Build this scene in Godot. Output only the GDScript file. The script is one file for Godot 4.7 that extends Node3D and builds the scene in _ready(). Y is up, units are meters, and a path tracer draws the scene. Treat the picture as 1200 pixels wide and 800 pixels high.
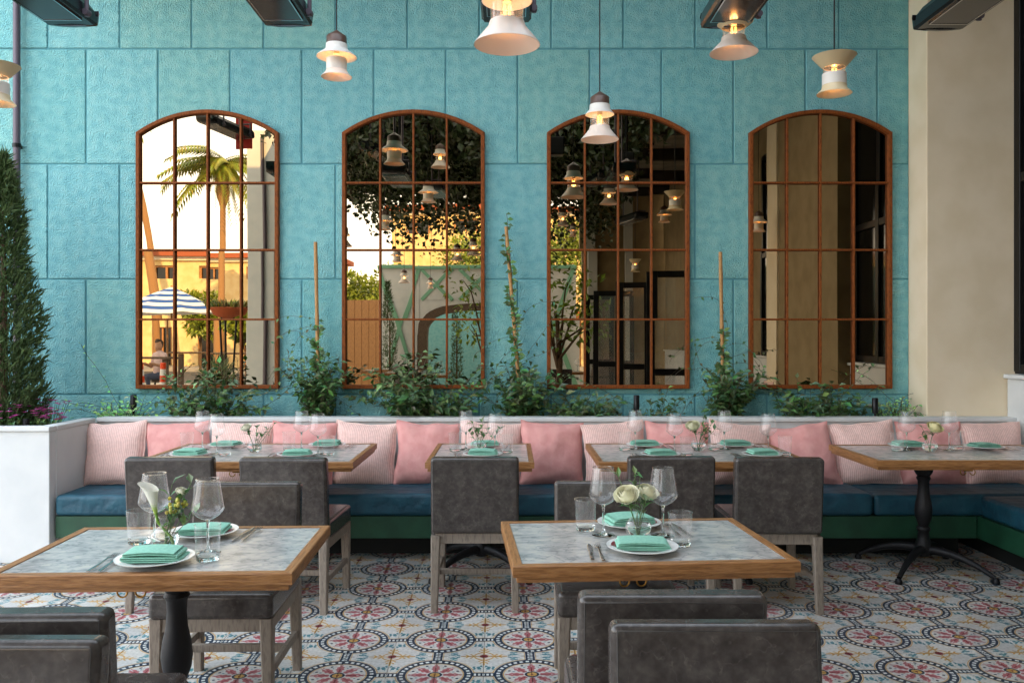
extends Node3D
# A restaurant patio: teal block wall with four arched mirrors, a planted banquette, laid tables, and the street behind the camera that the mirrors show.

class MB:
	var v := PackedVector3Array()
	var n := PackedVector3Array()
	var uv := PackedVector2Array()
	var c := PackedColorArray()
	var col := Color.WHITE
	var xf := Transform3D.IDENTITY

	func tri(a: Vector3, b: Vector3, d: Vector3, na: Vector3, nb: Vector3, nd: Vector3, ua := Vector2.ZERO, ub := Vector2.ZERO, ud := Vector2.ZERO) -> void:
		a = xf * a
		b = xf * b
		d = xf * d
		na = (xf.basis * na).normalized()
		nb = (xf.basis * nb).normalized()
		nd = (xf.basis * nd).normalized()
		if (b - a).cross(d - a).dot(na + nb + nd) > 0.0:
			v.append_array([a, d, b])
			n.append_array([na, nd, nb])
			uv.append_array([ua, ud, ub])
		else:
			v.append_array([a, b, d])
			n.append_array([na, nb, nd])
			uv.append_array([ua, ub, ud])
		c.append_array([col, col, col])

	func quad(a: Vector3, b: Vector3, d: Vector3, e: Vector3, nn: Vector3, ua := Vector2(0, 0), ub := Vector2(1, 0), ud := Vector2(1, 1), ue := Vector2(0, 1)) -> void:
		tri(a, b, d, nn, nn, nn, ua, ub, ud)
		tri(a, d, e, nn, nn, nn, ua, ud, ue)

	func box(p: Vector3, s: Vector3, b := Basis.IDENTITY) -> void:
		var h := s / 2.0
		for ax in 3:
			for sg in [-1.0, 1.0]:
				var nn := Vector3.ZERO
				nn[ax] = sg
				var u := Vector3.ZERO
				u[(ax + 1) % 3] = h[(ax + 1) % 3]
				var w := Vector3.ZERO
				w[(ax + 2) % 3] = h[(ax + 2) % 3]
				var o := nn * h[ax]
				quad(p + b * (o - u - w), p + b * (o + u - w), p + b * (o + u + w), p + b * (o - u + w), b * nn)

	# box whose edges are chamfered by k
	func cbox(p: Vector3, s: Vector3, k: float, b := Basis.IDENTITY) -> void:
		rbox(p, s, k, 1, b)

	static func steps(h: float, r: float, seg: int, mid: int) -> Array:
		var o := []
		for i in seg:
			o.append(-h + r * (1.0 - cos(PI / 2 * i / seg)) if seg > 1 else -h + r * i)
		for i in mid + 1:
			o.append(lerpf(-(h - r), h - r, float(i) / mid))
		for i in seg:
			o.append(h - r * (1.0 - cos(PI / 2 * (seg - 1 - i) / seg)) if seg > 1 else h - r * (seg - 1 - i))
		return o

	# padding of a cushion: 1 bench cushion, 2 chair seat, 3 chair back
	static func swollen(how: int, q: Vector3, h: Vector3) -> Vector3:
		if how == 1 and q.y > 0:
			q.y += 0.006 * sin(q.x * 3.1 + q.z * 1.3)
		elif how == 2 and q.y > 0.02:
			q.y += 0.008 * (1.0 - pow(q.x / h.x, 2)) * (1.0 - pow(q.z / h.z, 2))
		elif how == 3:
			q.z += 0.006 * (1.0 - pow(q.x / h.x, 2)) * (1.0 - pow(q.y / h.y, 2)) * signf(q.z)
		return q

	func rbox(p: Vector3, s: Vector3, r: float, seg := 3, b := Basis.IDENTITY, mid := 1, swell := 0) -> void:
		var h := s / 2.0
		r = minf(r, minf(h.x, minf(h.y, h.z)) * 0.999)
		var inner := h - Vector3.ONE * r
		for ax in 3:
			var a1 := (ax + 1) % 3
			var a2 := (ax + 2) % 3
			var l1 := steps(h[a1], r, seg, mid)
			var l2 := steps(h[a2], r, seg, mid)
			for sg in [-1.0, 1.0]:
				var g := []
				var gn := []
				for y in l2:
					var row := PackedVector3Array()
					var rn := PackedVector3Array()
					for x in l1:
						var q := Vector3.ZERO
						q[ax] = sg * h[ax]
						q[a1] = x
						q[a2] = y
						var i := q.clamp(-inner, inner)
						var nn := (q - i).normalized()
						var pos := i + nn * r
						if swell:
							pos = swollen(swell, pos, h)
						row.append(p + b * pos)
						rn.append(b * nn)
					g.append(row)
					gn.append(rn)
				for j in l2.size() - 1:
					for i in l1.size() - 1:
						if g[j][i].distance_squared_to(g[j + 1][i + 1]) < 1e-12:
							continue
						tri(g[j][i], g[j][i + 1], g[j + 1][i + 1], gn[j][i], gn[j][i + 1], gn[j + 1][i + 1], Vector2(g[j][i].x, g[j][i].y), Vector2(g[j][i + 1].x, g[j][i + 1].y), Vector2(g[j + 1][i + 1].x, g[j + 1][i + 1].y))
						tri(g[j][i], g[j + 1][i + 1], g[j + 1][i], gn[j][i], gn[j + 1][i + 1], gn[j + 1][i], Vector2(g[j][i].x, g[j][i].y), Vector2(g[j + 1][i + 1].x, g[j + 1][i + 1].y), Vector2(g[j + 1][i].x, g[j + 1][i].y))

	# profile of (radius, height) points turned about y
	func lathe(pr: Array, seg := 24, at := Vector3.ZERO, split := 0.75) -> void:
		var m := pr.size()
		var sn := []
		for i in m - 1:
			var d: Vector2 = pr[i + 1] - pr[i]
			sn.append(Vector2(d.y, -d.x).normalized())
		for i in m - 1:
			var n0: Vector2 = sn[i]
			var n1: Vector2 = sn[i]
			if i > 0 and sn[i - 1].dot(sn[i]) > split:
				n0 = (sn[i - 1] + sn[i]).normalized()
			if i < m - 2 and sn[i + 1].dot(sn[i]) > split:
				n1 = (sn[i + 1] + sn[i]).normalized()
			var p0: Vector2 = pr[i]
			var p1: Vector2 = pr[i + 1]
			for k in seg:
				var a := TAU * k / seg
				var e := TAU * (k + 1) / seg
				var ca := Vector3(cos(a), 0, sin(a))
				var ce := Vector3(cos(e), 0, sin(e))
				var up := Vector3.UP
				if p0.x > 1e-6:
					tri(at + ca * p0.x + up * p0.y, at + ce * p0.x + up * p0.y, at + ce * p1.x + up * p1.y, ca * n0.x + up * n0.y, ce * n0.x + up * n0.y, ce * n1.x + up * n1.y)
				if p1.x > 1e-6:
					tri(at + ca * p0.x + up * p0.y, at + ce * p1.x + up * p1.y, at + ca * p1.x + up * p1.y, ca * n0.x + up * n0.y, ce * n1.x + up * n1.y, ca * n1.x + up * n1.y)

	func tube(pts: Array, rad, seg := 8, caps := true) -> void:
		var m := pts.size()
		var rings := []
		var norms := []
		var ref := Vector3.UP
		for i in m:
			var t: Vector3 = (pts[mini(i + 1, m - 1)] - pts[maxi(i - 1, 0)]).normalized()
			if absf(t.dot(ref)) > 0.95:
				ref = Vector3.RIGHT if absf(t.x) < 0.8 else Vector3.BACK
			var s := t.cross(ref).normalized()
			var w := s.cross(t).normalized()
			ref = w
			var r: float = rad[i] if rad is Array or rad is PackedFloat32Array else rad
			var ring := PackedVector3Array()
			var nn := PackedVector3Array()
			for k in seg:
				var a := TAU * k / seg
				var d := s * cos(a) + w * sin(a)
				ring.append(pts[i] + d * r)
				nn.append(d)
			rings.append(ring)
			norms.append(nn)
		for i in m - 1:
			for k in seg:
				var l := (k + 1) % seg
				tri(rings[i][k], rings[i][l], rings[i + 1][l], norms[i][k], norms[i][l], norms[i + 1][l])
				tri(rings[i][k], rings[i + 1][l], rings[i + 1][k], norms[i][k], norms[i + 1][l], norms[i + 1][k])
		if caps:
			for e in [0, m - 1]:
				var o: Vector3 = (pts[e] - pts[1 if e == 0 else m - 2]).normalized()
				for k in seg:
					tri(pts[e], rings[e][k], rings[e][(k + 1) % seg], o, o, o)

	# smooth surface through a grid of points; side picks which way the normals point
	func grid(g: Array, side := 1.0, wrap := false) -> void:
		var h := g.size()
		var w: int = g[0].size()
		var ns := []
		for j in h:
			var row := PackedVector3Array()
			for i in w:
				var il := i - 1
				var ir := i + 1
				if wrap:
					il = (i - 1 + w - 1) % (w - 1)
					ir = (i + 1) % (w - 1) if i + 1 >= w else i + 1
				il = maxi(il, 0)
				ir = mini(ir, w - 1)
				var du: Vector3 = g[j][ir] - g[j][il]
				var dv: Vector3 = g[mini(j + 1, h - 1)][i] - g[maxi(j - 1, 0)][i]
				row.append((du.cross(dv) * side).normalized())
			ns.append(row)
		for j in h - 1:
			for i in w - 1:
				var u0 := float(i) / (w - 1)
				var u1 := float(i + 1) / (w - 1)
				var v0 := float(j) / (h - 1)
				var v1 := float(j + 1) / (h - 1)
				tri(g[j][i], g[j][i + 1], g[j + 1][i + 1], ns[j][i], ns[j][i + 1], ns[j + 1][i + 1], Vector2(u0, v0), Vector2(u1, v0), Vector2(u1, v1))
				tri(g[j][i], g[j + 1][i + 1], g[j + 1][i], ns[j][i], ns[j + 1][i + 1], ns[j + 1][i], Vector2(u0, v0), Vector2(u1, v1), Vector2(u0, v1))

	# flat polygon in xy pulled along z, with its caps
	func prism(poly: PackedVector2Array, z0: float, z1: float) -> void:
		var m := poly.size()
		var area := 0.0
		for i in m:
			area += poly[i].cross(poly[(i + 1) % m])
		var sg := 1.0 if area > 0 else -1.0
		for i in m:
			var a := poly[i]
			var b := poly[(i + 1) % m]
			var d := (b - a).normalized()
			var nn := Vector3(d.y, -d.x, 0) * sg
			quad(Vector3(a.x, a.y, z0), Vector3(b.x, b.y, z0), Vector3(b.x, b.y, z1), Vector3(a.x, a.y, z1), nn)
		var t := Geometry2D.triangulate_polygon(poly)
		for i in range(0, t.size(), 3):
			for e in [[minf(z0, z1), Vector3(0, 0, -1)], [maxf(z0, z1), Vector3(0, 0, 1)]]:
				tri(Vector3(poly[t[i]].x, poly[t[i]].y, e[0]), Vector3(poly[t[i + 1]].x, poly[t[i + 1]].y, e[0]), Vector3(poly[t[i + 2]].x, poly[t[i + 2]].y, e[0]), e[1], e[1], e[1], poly[t[i]], poly[t[i + 1]], poly[t[i + 2]])

	# a folded leaf blade lying along dir
	func leaf(p: Vector3, dir: Vector3, up: Vector3, ln: float, wd: float) -> void:
		dir = dir.normalized()
		var s := dir.cross(up)
		if s.length() < 0.01:
			s = dir.cross(Vector3(0.3, 0.2, 1))
		s = s.normalized()
		var nn := s.cross(dir).normalized()
		var mid := p + dir * ln * 0.45 + nn * ln * 0.06
		var tip := p + dir * ln - nn * ln * 0.1
		var l := p + dir * ln * 0.42 + s * wd * 0.5 + nn * ln * 0.12
		var r := p + dir * ln * 0.42 - s * wd * 0.5 + nn * ln * 0.12
		var nl := (nn - s * 0.4).normalized()
		var nr := (nn + s * 0.4).normalized()
		tri(p, mid, l, nl, nl, nl)
		tri(l, mid, tip, nl, nl, nl)
		tri(p, r, mid, nr, nr, nr)
		tri(r, tip, mid, nr, nr, nr)

	func ball(p: Vector3, r: float, seg := 8, squash := 1.0) -> void:
		var pr := []
		var m := maxi(4, seg / 2)
		for i in m + 1:
			var a := -PI / 2 + PI * i / m
			pr.append(Vector2(maxf(0.0, cos(a) * r), sin(a) * r * squash))
		pr[0].x = 0.0
		pr[m].x = 0.0
		lathe(pr, seg, p, -2.0)

	func done() -> ArrayMesh:
		var a := []
		a.resize(Mesh.ARRAY_MAX)
		a[Mesh.ARRAY_VERTEX] = v
		a[Mesh.ARRAY_NORMAL] = n
		a[Mesh.ARRAY_TEX_UV] = uv
		a[Mesh.ARRAY_COLOR] = c
		var m := ArrayMesh.new()
		m.add_surface_from_arrays(Mesh.PRIMITIVE_TRIANGLES, a)
		return m


var taken := {}
var M := {}
var rng := RandomNumberGenerator.new()


func numbered(called: String) -> String:
	var k: int = taken.get(called, -1) + 1
	taken[called] = k
	return called if k == 0 else "%s_%03d" % [called, k]


func tag(o: Node, label: String, category: String, group := "", kind := "") -> void:
	if label:
		o.set_meta("label", label)
	if category:
		o.set_meta("category", category)
	if group:
		o.set_meta("group", group)
	if kind:
		o.set_meta("kind", kind)


func thing(called: String, label: String, category: String, at := Vector3.ZERO, turn := 0.0, group := "") -> Node3D:
	var o := Node3D.new()
	o.name = numbered(called)
	add_child(o)
	o.position = at
	o.rotation.y = turn
	tag(o, label, category, group)
	return o


func part(parent: Node, called: String, mesh: Mesh, m: Material, at := Vector3.ZERO, b := Basis.IDENTITY) -> MeshInstance3D:
	var o := MeshInstance3D.new()
	o.name = numbered(called) if parent == self else called
	o.mesh = mesh
	o.material_override = m
	o.transform = Transform3D(b, at)
	parent.add_child(o, true)
	return o


func copy(src: Node3D, label: String, at: Vector3, turn := 0.0, group := "") -> Node3D:
	var base := str(src.get_meta("base")) if src.has_meta("base") else str(src.name)
	var r: Node3D = src.duplicate()
	r.name = numbered(base)
	add_child(r)
	r.position = at
	r.rotation.y = turn
	tag(r, label, "", group)
	return r


func setting(called: String, mesh: Mesh, m: Material, at := Vector3.ZERO) -> MeshInstance3D:
	var o := part(self, called, mesh, m, at)
	o.set_meta("kind", "structure")
	return o


func rnd(a: float, b: float) -> float:
	return rng.randf_range(a, b)


func rv(s: float) -> Vector3:
	return Vector3(rnd(-s, s), rnd(-s, s), rnd(-s, s))


# ---------------------------------------------------------------- materials
func noise_bytes(seed_: int, freq: float, oct: int, kind: int, size: int) -> PackedByteArray:
	var f := FastNoiseLite.new()
	f.seed = seed_
	f.frequency = freq
	f.fractal_octaves = oct
	f.noise_type = kind
	var im := f.get_seamless_image(size, size)
	im.convert(Image.FORMAT_L8)
	return im.get_data()


func ramp(bytes: PackedByteArray, stops: Array, size: int) -> ImageTexture:
	var g := Gradient.new()
	var off := PackedFloat32Array()
	var cs := PackedColorArray()
	for s in stops:
		off.append(s[0])
		cs.append(s[1])
	g.offsets = off
	g.colors = cs
	var lut := PackedByteArray()
	for i in 256:
		var c := g.sample(i / 255.0)
		lut.append_array([c.r8, c.g8, c.b8])
	var out := PackedByteArray()
	out.resize(size * size * 3)
	for i in size * size:
		var k := bytes[i] * 3
		out[i * 3] = lut[k]
		out[i * 3 + 1] = lut[k + 1]
		out[i * 3 + 2] = lut[k + 2]
	return ImageTexture.create_from_image(Image.create_from_data(size, size, false, Image.FORMAT_RGB8, out))


func grey(bytes: PackedByteArray, size: int) -> ImageTexture:
	return ramp(bytes, [[0.0, Color.BLACK], [1.0, Color.WHITE]], size)


func plain(c: Color, rough := 0.6, metal := 0.0, spec := 0.5) -> StandardMaterial3D:
	var m := StandardMaterial3D.new()
	m.albedo_color = c
	m.roughness = rough
	m.metallic = metal
	m.metallic_specular = spec
	return m


func tri(m: StandardMaterial3D, scale: Vector3, world := true) -> StandardMaterial3D:
	m.uv1_triplanar = true
	m.uv1_world_triplanar = world
	m.uv1_scale = scale
	m.uv1_triplanar_sharpness = 6.0
	return m


func bump(m: StandardMaterial3D, t: Texture2D, cm: float) -> void:
	m.heightmap_enabled = true
	m.heightmap_texture = t
	m.heightmap_scale = cm


func tinted(t: Texture2D, scale: Vector3, rough: float, c := Color.WHITE) -> StandardMaterial3D:
	var m := plain(c, rough)
	m.albedo_texture = t
	return tri(m, scale)


func s8(r: int, g: int, b: int) -> Color:
	return Color8(r, g, b)


func band(x: float, a: float, b: float, e: float) -> float:
	return smoothstep(a - e, a + e, x) * (1.0 - smoothstep(b - e, b + e, x))


# the printed quarter of the cement tile: medallion round (0,0), small flower round (1,1)
func tile_image(size: int) -> Image:
	var cream := s8(198, 196, 191)
	var navy := s8(26, 48, 68)
	var gold := s8(190, 148, 80)
	var red := s8(170, 96, 100)
	var dark_red := s8(118, 44, 52)
	var teal := s8(66, 128, 138)
	var nz := noise_bytes(91, 0.03, 4, FastNoiseLite.TYPE_SIMPLEX_SMOOTH, size)
	var im := Image.create(size, size, false, Image.FORMAT_RGB8)
	var e := 0.9 / size
	for y in size:
		for x in size:
			var w := (nz[y * size + x] / 255.0 - 0.5)
			var u := (x + 0.5) / size + w * 0.012
			var v := (y + 0.5) / size - w * 0.012
			var r := sqrt(u * u + v * v)
			var th := atan2(v, u)
			var c := cream
			if r < 0.84:
				var seg := PI / 4
				var ph := absf(fposmod(th + seg / 2, seg) - seg / 2)
				var arc := r * ph
				if r > 0.15 and r < 0.58:
					var t := (r - 0.17) / 0.4
					var wd := 0.026 + 0.06 * sin(PI * clampf(t * 1.12, 0, 1)) + 0.015 * sin(t * 22.0)
					var k := (1.0 - smoothstep(wd - e, wd + e, arc)) * band(r, 0.17, 0.55, e)
					k *= 1.0 - (1.0 - smoothstep(0.012 - e, 0.012 + e, arc)) * band(r, 0.4, 0.6, e)
					c = c.lerp(red, k)
					c = c.lerp(dark_red, (1.0 - smoothstep(0.01 - e, 0.012 + e, arc)) * band(r, 0.2, 0.38, e))
					var gap := r * absf(ph - seg / 2)
					var d2 := sqrt(gap * gap + (r - 0.5) * (r - 0.5))
					c = c.lerp(navy, 1.0 - smoothstep(0.03 - e, 0.03 + e, d2))
					var d3 := sqrt(gap * gap + (r - 0.4) * (r - 0.4) * 0.5)
					c = c.lerp(teal, 1.0 - smoothstep(0.018 - e, 0.018 + e, d3))
				c = c.lerp(gold, 1.0 - smoothstep(0.105 - e, 0.105 + e, r))
				c = c.lerp(dark_red, (1.0 - smoothstep(0.03, 0.034, r)))
				c = c.lerp(navy, band(r, 0.105, 0.15, e))
				c = c.lerp(gold, band(r, 0.575, 0.6, e))
				c = c.lerp(navy, band(r, 0.605, 0.785, e))
				var da := fposmod(th / (PI / 2) * 8.0, 1.0)
				c = c.lerp(s8(212, 214, 210), band(r, 0.66, 0.735, e) * band(da, 0.23, 0.77, 0.03))
				c = c.lerp(gold, band(r, 0.797, 0.82, e))
			var lo := minf(u, v)
			var hi := maxf(u, v)
			if r > 0.765 and lo < 0.14:
				c = c.lerp(gold, band(lo, 0.112, 0.13, e) * smoothstep(0.79, 0.8, r))
				c = c.lerp(navy, (1.0 - smoothstep(0.1 - e, 0.1 + e, lo)) * smoothstep(0.76, 0.77, r))
				var dd := fposmod((1.0 - hi) / 0.088 + 0.5, 1.0)
				c = c.lerp(s8(212, 214, 210), (1.0 - smoothstep(0.055 - e, 0.055 + e, lo)) * band(dd, 0.22, 0.78, 0.04) * smoothstep(0.79, 0.8, r))
			var a := 1.0 - u
			var b := 1.0 - v
			var d := sqrt(a * a + b * b)
			if r > 0.815 and lo > 0.13:
				var sm := minf(a, b)
				var lg := maxf(a, b)
				var g := (1.0 - smoothstep(0.022 - e, 0.022 + e, sm)) * band(lg, 0.1, 0.5, e)
				for q in [0.2, 0.32]:
					var dx: float = lg - q - sm * 0.8
					g = maxf(g, (1.0 - smoothstep(0.024, 0.028, absf(dx))) * band(sm, 0.0, 0.09 if q > 0.3 else 0.12, e))
				g = maxf(g, band(d, 0.185, 0.225, e) * band(sm / maxf(lg, 1e-3), 0.22, 1.1, 0.02))
				c = c.lerp(gold, g)
				c = c.lerp(dark_red, 1.0 - smoothstep(0.088 - e, 0.09 + e, d))
				c = c.lerp(gold, band(d, 0.098, 0.112, e))
				var along := lg - sm
				for q in [[0.66, 0.1, 0.06], [0.62, 0.2, 0.04], [0.7, 0.2, 0.036], [0.56, 0.05, 0.035]]:
					var ex: float = (1.0 - sm - q[0]) * 0.0 + (lg - q[0])
					var ey: float = sm - q[1]
					var rr := sqrt(ex * ex * 0.6 + ey * ey * 2.4 + ex * ey)
					c = c.lerp(teal, 1.0 - smoothstep(q[2] - e, q[2] + e, rr * 0.9 + 0.012 * sin(along * 60.0)))
			im.set_pixel(x, y, c * (1.0 + w * 0.16))
	return im


func stripes_image() -> Image:
	var im := Image.create(256, 256, false, Image.FORMAT_RGB8)
	var nz := noise_bytes(5, 0.05, 3, FastNoiseLite.TYPE_SIMPLEX, 256)
	for y in 256:
		for x in 256:
			var w := nz[y * 256 + x] / 255.0 - 0.5
			var t := fposmod(x / 256.0 * 34.0 + w * 0.05, 1.0)
			var k := band(t, 0.2, 0.62, 0.1)
			im.set_pixel(x, y, s8(238, 206, 196).lerp(s8(216, 170, 162), k) * (1.0 + w * 0.08))
	return im


func make_materials() -> void:
	var S := 512
	var fine := noise_bytes(3, 0.03, 4, FastNoiseLite.TYPE_SIMPLEX_SMOOTH, S)
	var coarse := noise_bytes(17, 0.008, 4, FastNoiseLite.TYPE_SIMPLEX, S)
	var ridged := noise_bytes(29, 0.012, 5, FastNoiseLite.TYPE_PERLIN, S)
	var cell := noise_bytes(11, 0.06, 3, FastNoiseLite.TYPE_SIMPLEX_SMOOTH, S)
	var t_fine := grey(fine, S)
	var t_coarse := grey(coarse, S)
	var t_cell := grey(cell, S)

	# stucco
	var teal := tinted(ramp(coarse, [[0.15, s8(116, 179, 186)], [0.5, s8(127, 189, 193)], [0.85, s8(137, 194, 196)]], S), Vector3.ONE * 0.6, 0.85)
	bump(teal, t_cell, 0.85)
	teal.uv1_scale = Vector3.ONE * 2.0
	M.teal = teal
	M.teal_set = [teal]
	for tint in [Color(0.965, 0.975, 0.985), Color(1.0, 0.985, 0.96), Color(0.94, 0.965, 0.96)]:
		var other: StandardMaterial3D = teal.duplicate()
		other.albedo_color = tint
		M.teal_set.append(other)
	M.joint = plain(s8(92, 152, 162), 0.95)
	var cream := tinted(ramp(coarse, [[0.2, s8(222, 206, 176)], [0.8, s8(229, 214, 187)]], S), Vector3.ONE * 0.5, 0.9)
	M.cream = cream
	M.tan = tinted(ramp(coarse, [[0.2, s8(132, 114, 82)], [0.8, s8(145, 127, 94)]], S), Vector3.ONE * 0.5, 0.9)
	var white := tinted(ramp(coarse, [[0.2, s8(203, 206, 206)], [0.8, s8(210, 212, 211)]], S), Vector3.ONE * 0.7, 0.7)
	M.white = white
	M.soil = tinted(ramp(fine, [[0.2, s8(34, 24, 18)], [0.8, s8(78, 60, 44)]], S), Vector3.ONE * 3.0, 1.0)
	bump(M.soil, t_fine, 2.0)

	# leather: dark grey with paler rubbed clouds
	var sc := PackedByteArray(ridged)
	for i in S * S:
		var a := absf(ridged[i] / 127.5 - 1.0)
		var k := clampf(1.0 - a * 12.0, 0.0, 1.0) * clampf(coarse[(i * 3) % (S * S)] / 255.0 * 1.8 - 0.4, 0, 1)
		sc[i] = int(clampf(0.36 + 0.22 * (coarse[i] / 255.0 - 0.5) + 0.2 * (fine[i] / 255.0 - 0.5) + 0.16 * k, 0, 1) * 255)
	var t_leather := ramp(sc, [[0.0, s8(38, 34, 33)], [0.3, s8(63, 58, 55)], [0.55, s8(90, 84, 80)], [1.0, s8(146, 138, 131)]], S)
	var leather := tinted(t_leather, Vector3.ONE * 2.2, 0.25)
	var crease := PackedByteArray(ridged)
	for i in S * S:
		var a := absf(ridged[i] / 127.5 - 1.0)
		crease[i] = int(clampf(0.9 * minf(a * 14.0, 1.0) + 0.1 * fine[i] / 255.0, 0, 1) * 255)
	bump(leather, grey(crease, S), 0.02)
	leather.roughness_texture = ramp(sc, [[0.0, Color(0.75, 0.75, 0.75)], [1.0, Color(1, 1, 1)]], S)
	M.leather = leather
	M.thread = plain(s8(70, 66, 63), 0.7)

	# woods
	var grain := noise_bytes(53, 0.02, 5, FastNoiseLite.TYPE_SIMPLEX, S)
	var oak := tinted(ramp(grain, [[0.1, s8(122, 80, 42)], [0.45, s8(154, 106, 60)], [0.62, s8(166, 118, 72)], [0.9, s8(136, 92, 52)]], S), Vector3(0.7, 7.0, 7.0), 0.42)
	bump(oak, grey(grain, S), 0.1)
	M.oak = oak
	var oakz := oak.duplicate()
	oakz.uv1_scale = Vector3(7.0, 7.0, 0.7)
	M.oak_z = oakz
	M.grey_wood = tinted(ramp(grain, [[0.1, s8(114, 103, 92)], [0.5, s8(142, 130, 117)], [0.9, s8(128, 116, 104)]], S), Vector3(5, 0.9, 5), 0.6)
	M.frame_wood = tinted(ramp(grain, [[0.1, s8(92, 46, 18)], [0.5, s8(138, 74, 30)], [0.9, s8(110, 58, 24)]], S), Vector3(6, 1.2, 6), 0.6)
	M.frame_wood.metallic_specular = 0.3
	M.bamboo = tinted(ramp(grain, [[0.1, s8(150, 108, 62)], [0.6, s8(190, 146, 92)], [0.9, s8(166, 122, 74)]], S), Vector3(9, 2, 9), 0.7)
	M.honey_wood = tinted(ramp(grain, [[0.1, s8(140, 94, 52)], [0.6, s8(182, 130, 76)], [0.9, s8(158, 108, 62)]], S), Vector3(4, 0.8, 4), 0.55)

	# stone top: pale blue grey with drifting veins
	var st := PackedByteArray(coarse)
	for i in S * S:
		var a := absf(ridged[i] / 127.5 - 1.0)
		st[i] = int(clampf(0.5 + 0.55 * (coarse[i] / 255.0 - 0.5) + 0.42 * (fine[i] / 255.0 - 0.5) - 0.3 * clampf(1.0 - a * 11.0, 0, 1), 0, 1) * 255)
	var stone := tinted(ramp(st, [[0.1, s8(138, 139, 138)], [0.4, s8(170, 169, 166)], [0.62, s8(188, 184, 177)], [0.85, s8(202, 193, 178)]], S), Vector3(1.5, 1.6, 2.2), 0.2)
	M.stone = stone

	M.iron = plain(s8(24, 24, 27), 0.5, 0.3)
	M.black_metal = plain(s8(22, 23, 26), 0.35, 0.5)
	M.heater_black = plain(s8(20, 24, 28), 0.25, 0.2)
	M.heater_glass = plain(s8(46, 42, 44), 0.18, 0.0)
	M.chrome = plain(s8(200, 200, 204), 0.16, 1.0)
	M.steel = plain(s8(182, 182, 184), 0.22, 1.0)
	M.brass = plain(s8(176, 132, 66), 0.28, 1.0)
	M.pipe_grey = plain(s8(92, 84, 94), 0.45, 0.3)
	M.mirror = plain(Color(0.68, 0.62, 0.53), 0.0, 1.0)
	M.porcelain = plain(s8(228, 228, 224), 0.12)
	M.rim_red = plain(s8(122, 40, 52), 0.3)

	# cloths
	var weave := Image.create(64, 64, false, Image.FORMAT_RGB8)
	for y in 64:
		for x in 64:
			var k := 0.5 + 0.5 * sin(x * TAU / 4.0) * sin(y * TAU / 4.0)
			weave.set_pixel(x, y, Color(k, k, k))
	var t_weave := ImageTexture.create_from_image(weave)
	var mint := tinted(ramp(fine, [[0.2, s8(128, 184, 162)], [0.8, s8(144, 198, 176)]], S), Vector3.ONE * 4.0, 0.85)
	M.mint = mint
	var pink := tinted(ramp(coarse, [[0.2, s8(216, 150, 145)], [0.8, s8(226, 164, 158)]], S), Vector3.ONE * 2.0, 0.9)
	bump(pink, t_coarse, 0.3)
	pink.rim_enabled = true
	pink.rim = 0.3
	M.pink = pink
	var sp := plain(Color.WHITE, 0.95)
	sp.albedo_texture = ImageTexture.create_from_image(stripes_image())
	M.pink_stripe = sp
	var blue := tinted(ramp(coarse, [[0.2, s8(16, 66, 84)], [0.8, s8(24, 80, 98)]], S), Vector3.ONE * 1.5, 0.55)
	bump(blue, t_coarse, 0.8)
	M.blue = blue
	M.green_panel = tinted(ramp(coarse, [[0.2, s8(20, 64, 44)], [0.8, s8(27, 76, 53)]], S), Vector3.ONE, 0.5)
	M.toe = plain(s8(14, 18, 16), 0.8)

	# glass
	var g := StandardMaterial3D.new()
	g.transparency = BaseMaterial3D.TRANSPARENCY_ALPHA
	g.albedo_color = Color(1, 1, 1, 0.05)
	g.roughness = 0.0
	M.sheet = g
	var sg := StandardMaterial3D.new()
	sg.transparency = BaseMaterial3D.TRANSPARENCY_ALPHA
	sg.albedo_color = Color(0.98, 1, 0.99, 0.0)
	sg.refraction_enabled = true
	sg.refraction_scale = 0.05
	sg.roughness = 0.0
	M.glass = sg
	var wt: StandardMaterial3D = sg.duplicate()
	wt.refraction_scale = 0.033
	M.water = wt

	# lamps
	M.lamp_white = plain(s8(226, 222, 214), 0.4)
	M.lamp_cream = plain(s8(214, 196, 158), 0.4)
	M.lamp_pink = plain(s8(226, 212, 200), 0.4)
	M.lamp_brown = plain(s8(92, 70, 60), 0.35)
	var fl := plain(Color(1, 0.6, 0.2), 0.5)
	fl.emission_enabled = true
	fl.emission = Color(1.0, 0.62, 0.2)
	fl.emission_energy_multiplier = 2.4
	M.filament = fl
	M.cord = plain(s8(20, 20, 22), 0.7)

	# plants: vertex colours carry each leaf's own tone
	M.leaf = leaf_mat(0.38)
	M.needle = leaf_mat(0.7)
	M.petal = leaf_mat(0.6)
	M.bark = tinted(ramp(grain, [[0.1, s8(64, 48, 36)], [0.9, s8(120, 96, 74)]], S), Vector3(8, 2, 8), 0.9)
	M.palm_bark = tinted(ramp(grain, [[0.1, s8(128, 92, 58)], [0.9, s8(182, 142, 96)]], S), Vector3(3, 9, 3), 0.9)

	# the place behind the camera
	M.ground = tinted(ramp(fine, [[0.2, s8(146, 138, 126)], [0.8, s8(176, 168, 154)]], S), Vector3.ONE * 0.7, 0.95)
	M.asphalt = tinted(ramp(fine, [[0.2, s8(62, 60, 58)], [0.8, s8(86, 84, 82)]], S), Vector3.ONE * 0.9, 0.95)
	M.ochre = tinted(ramp(coarse, [[0.2, s8(218, 186, 128)], [0.8, s8(230, 202, 148)]], S), Vector3.ONE * 0.3, 0.9)
	M.pale_wall = tinted(ramp(coarse, [[0.2, s8(226, 214, 190)], [0.8, s8(236, 226, 206)]], S), Vector3.ONE * 0.3, 0.9)
	M.roof_tile = plain(s8(158, 84, 52), 0.8)
	M.dark_glass = plain(s8(22, 22, 20), 0.08)
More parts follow.
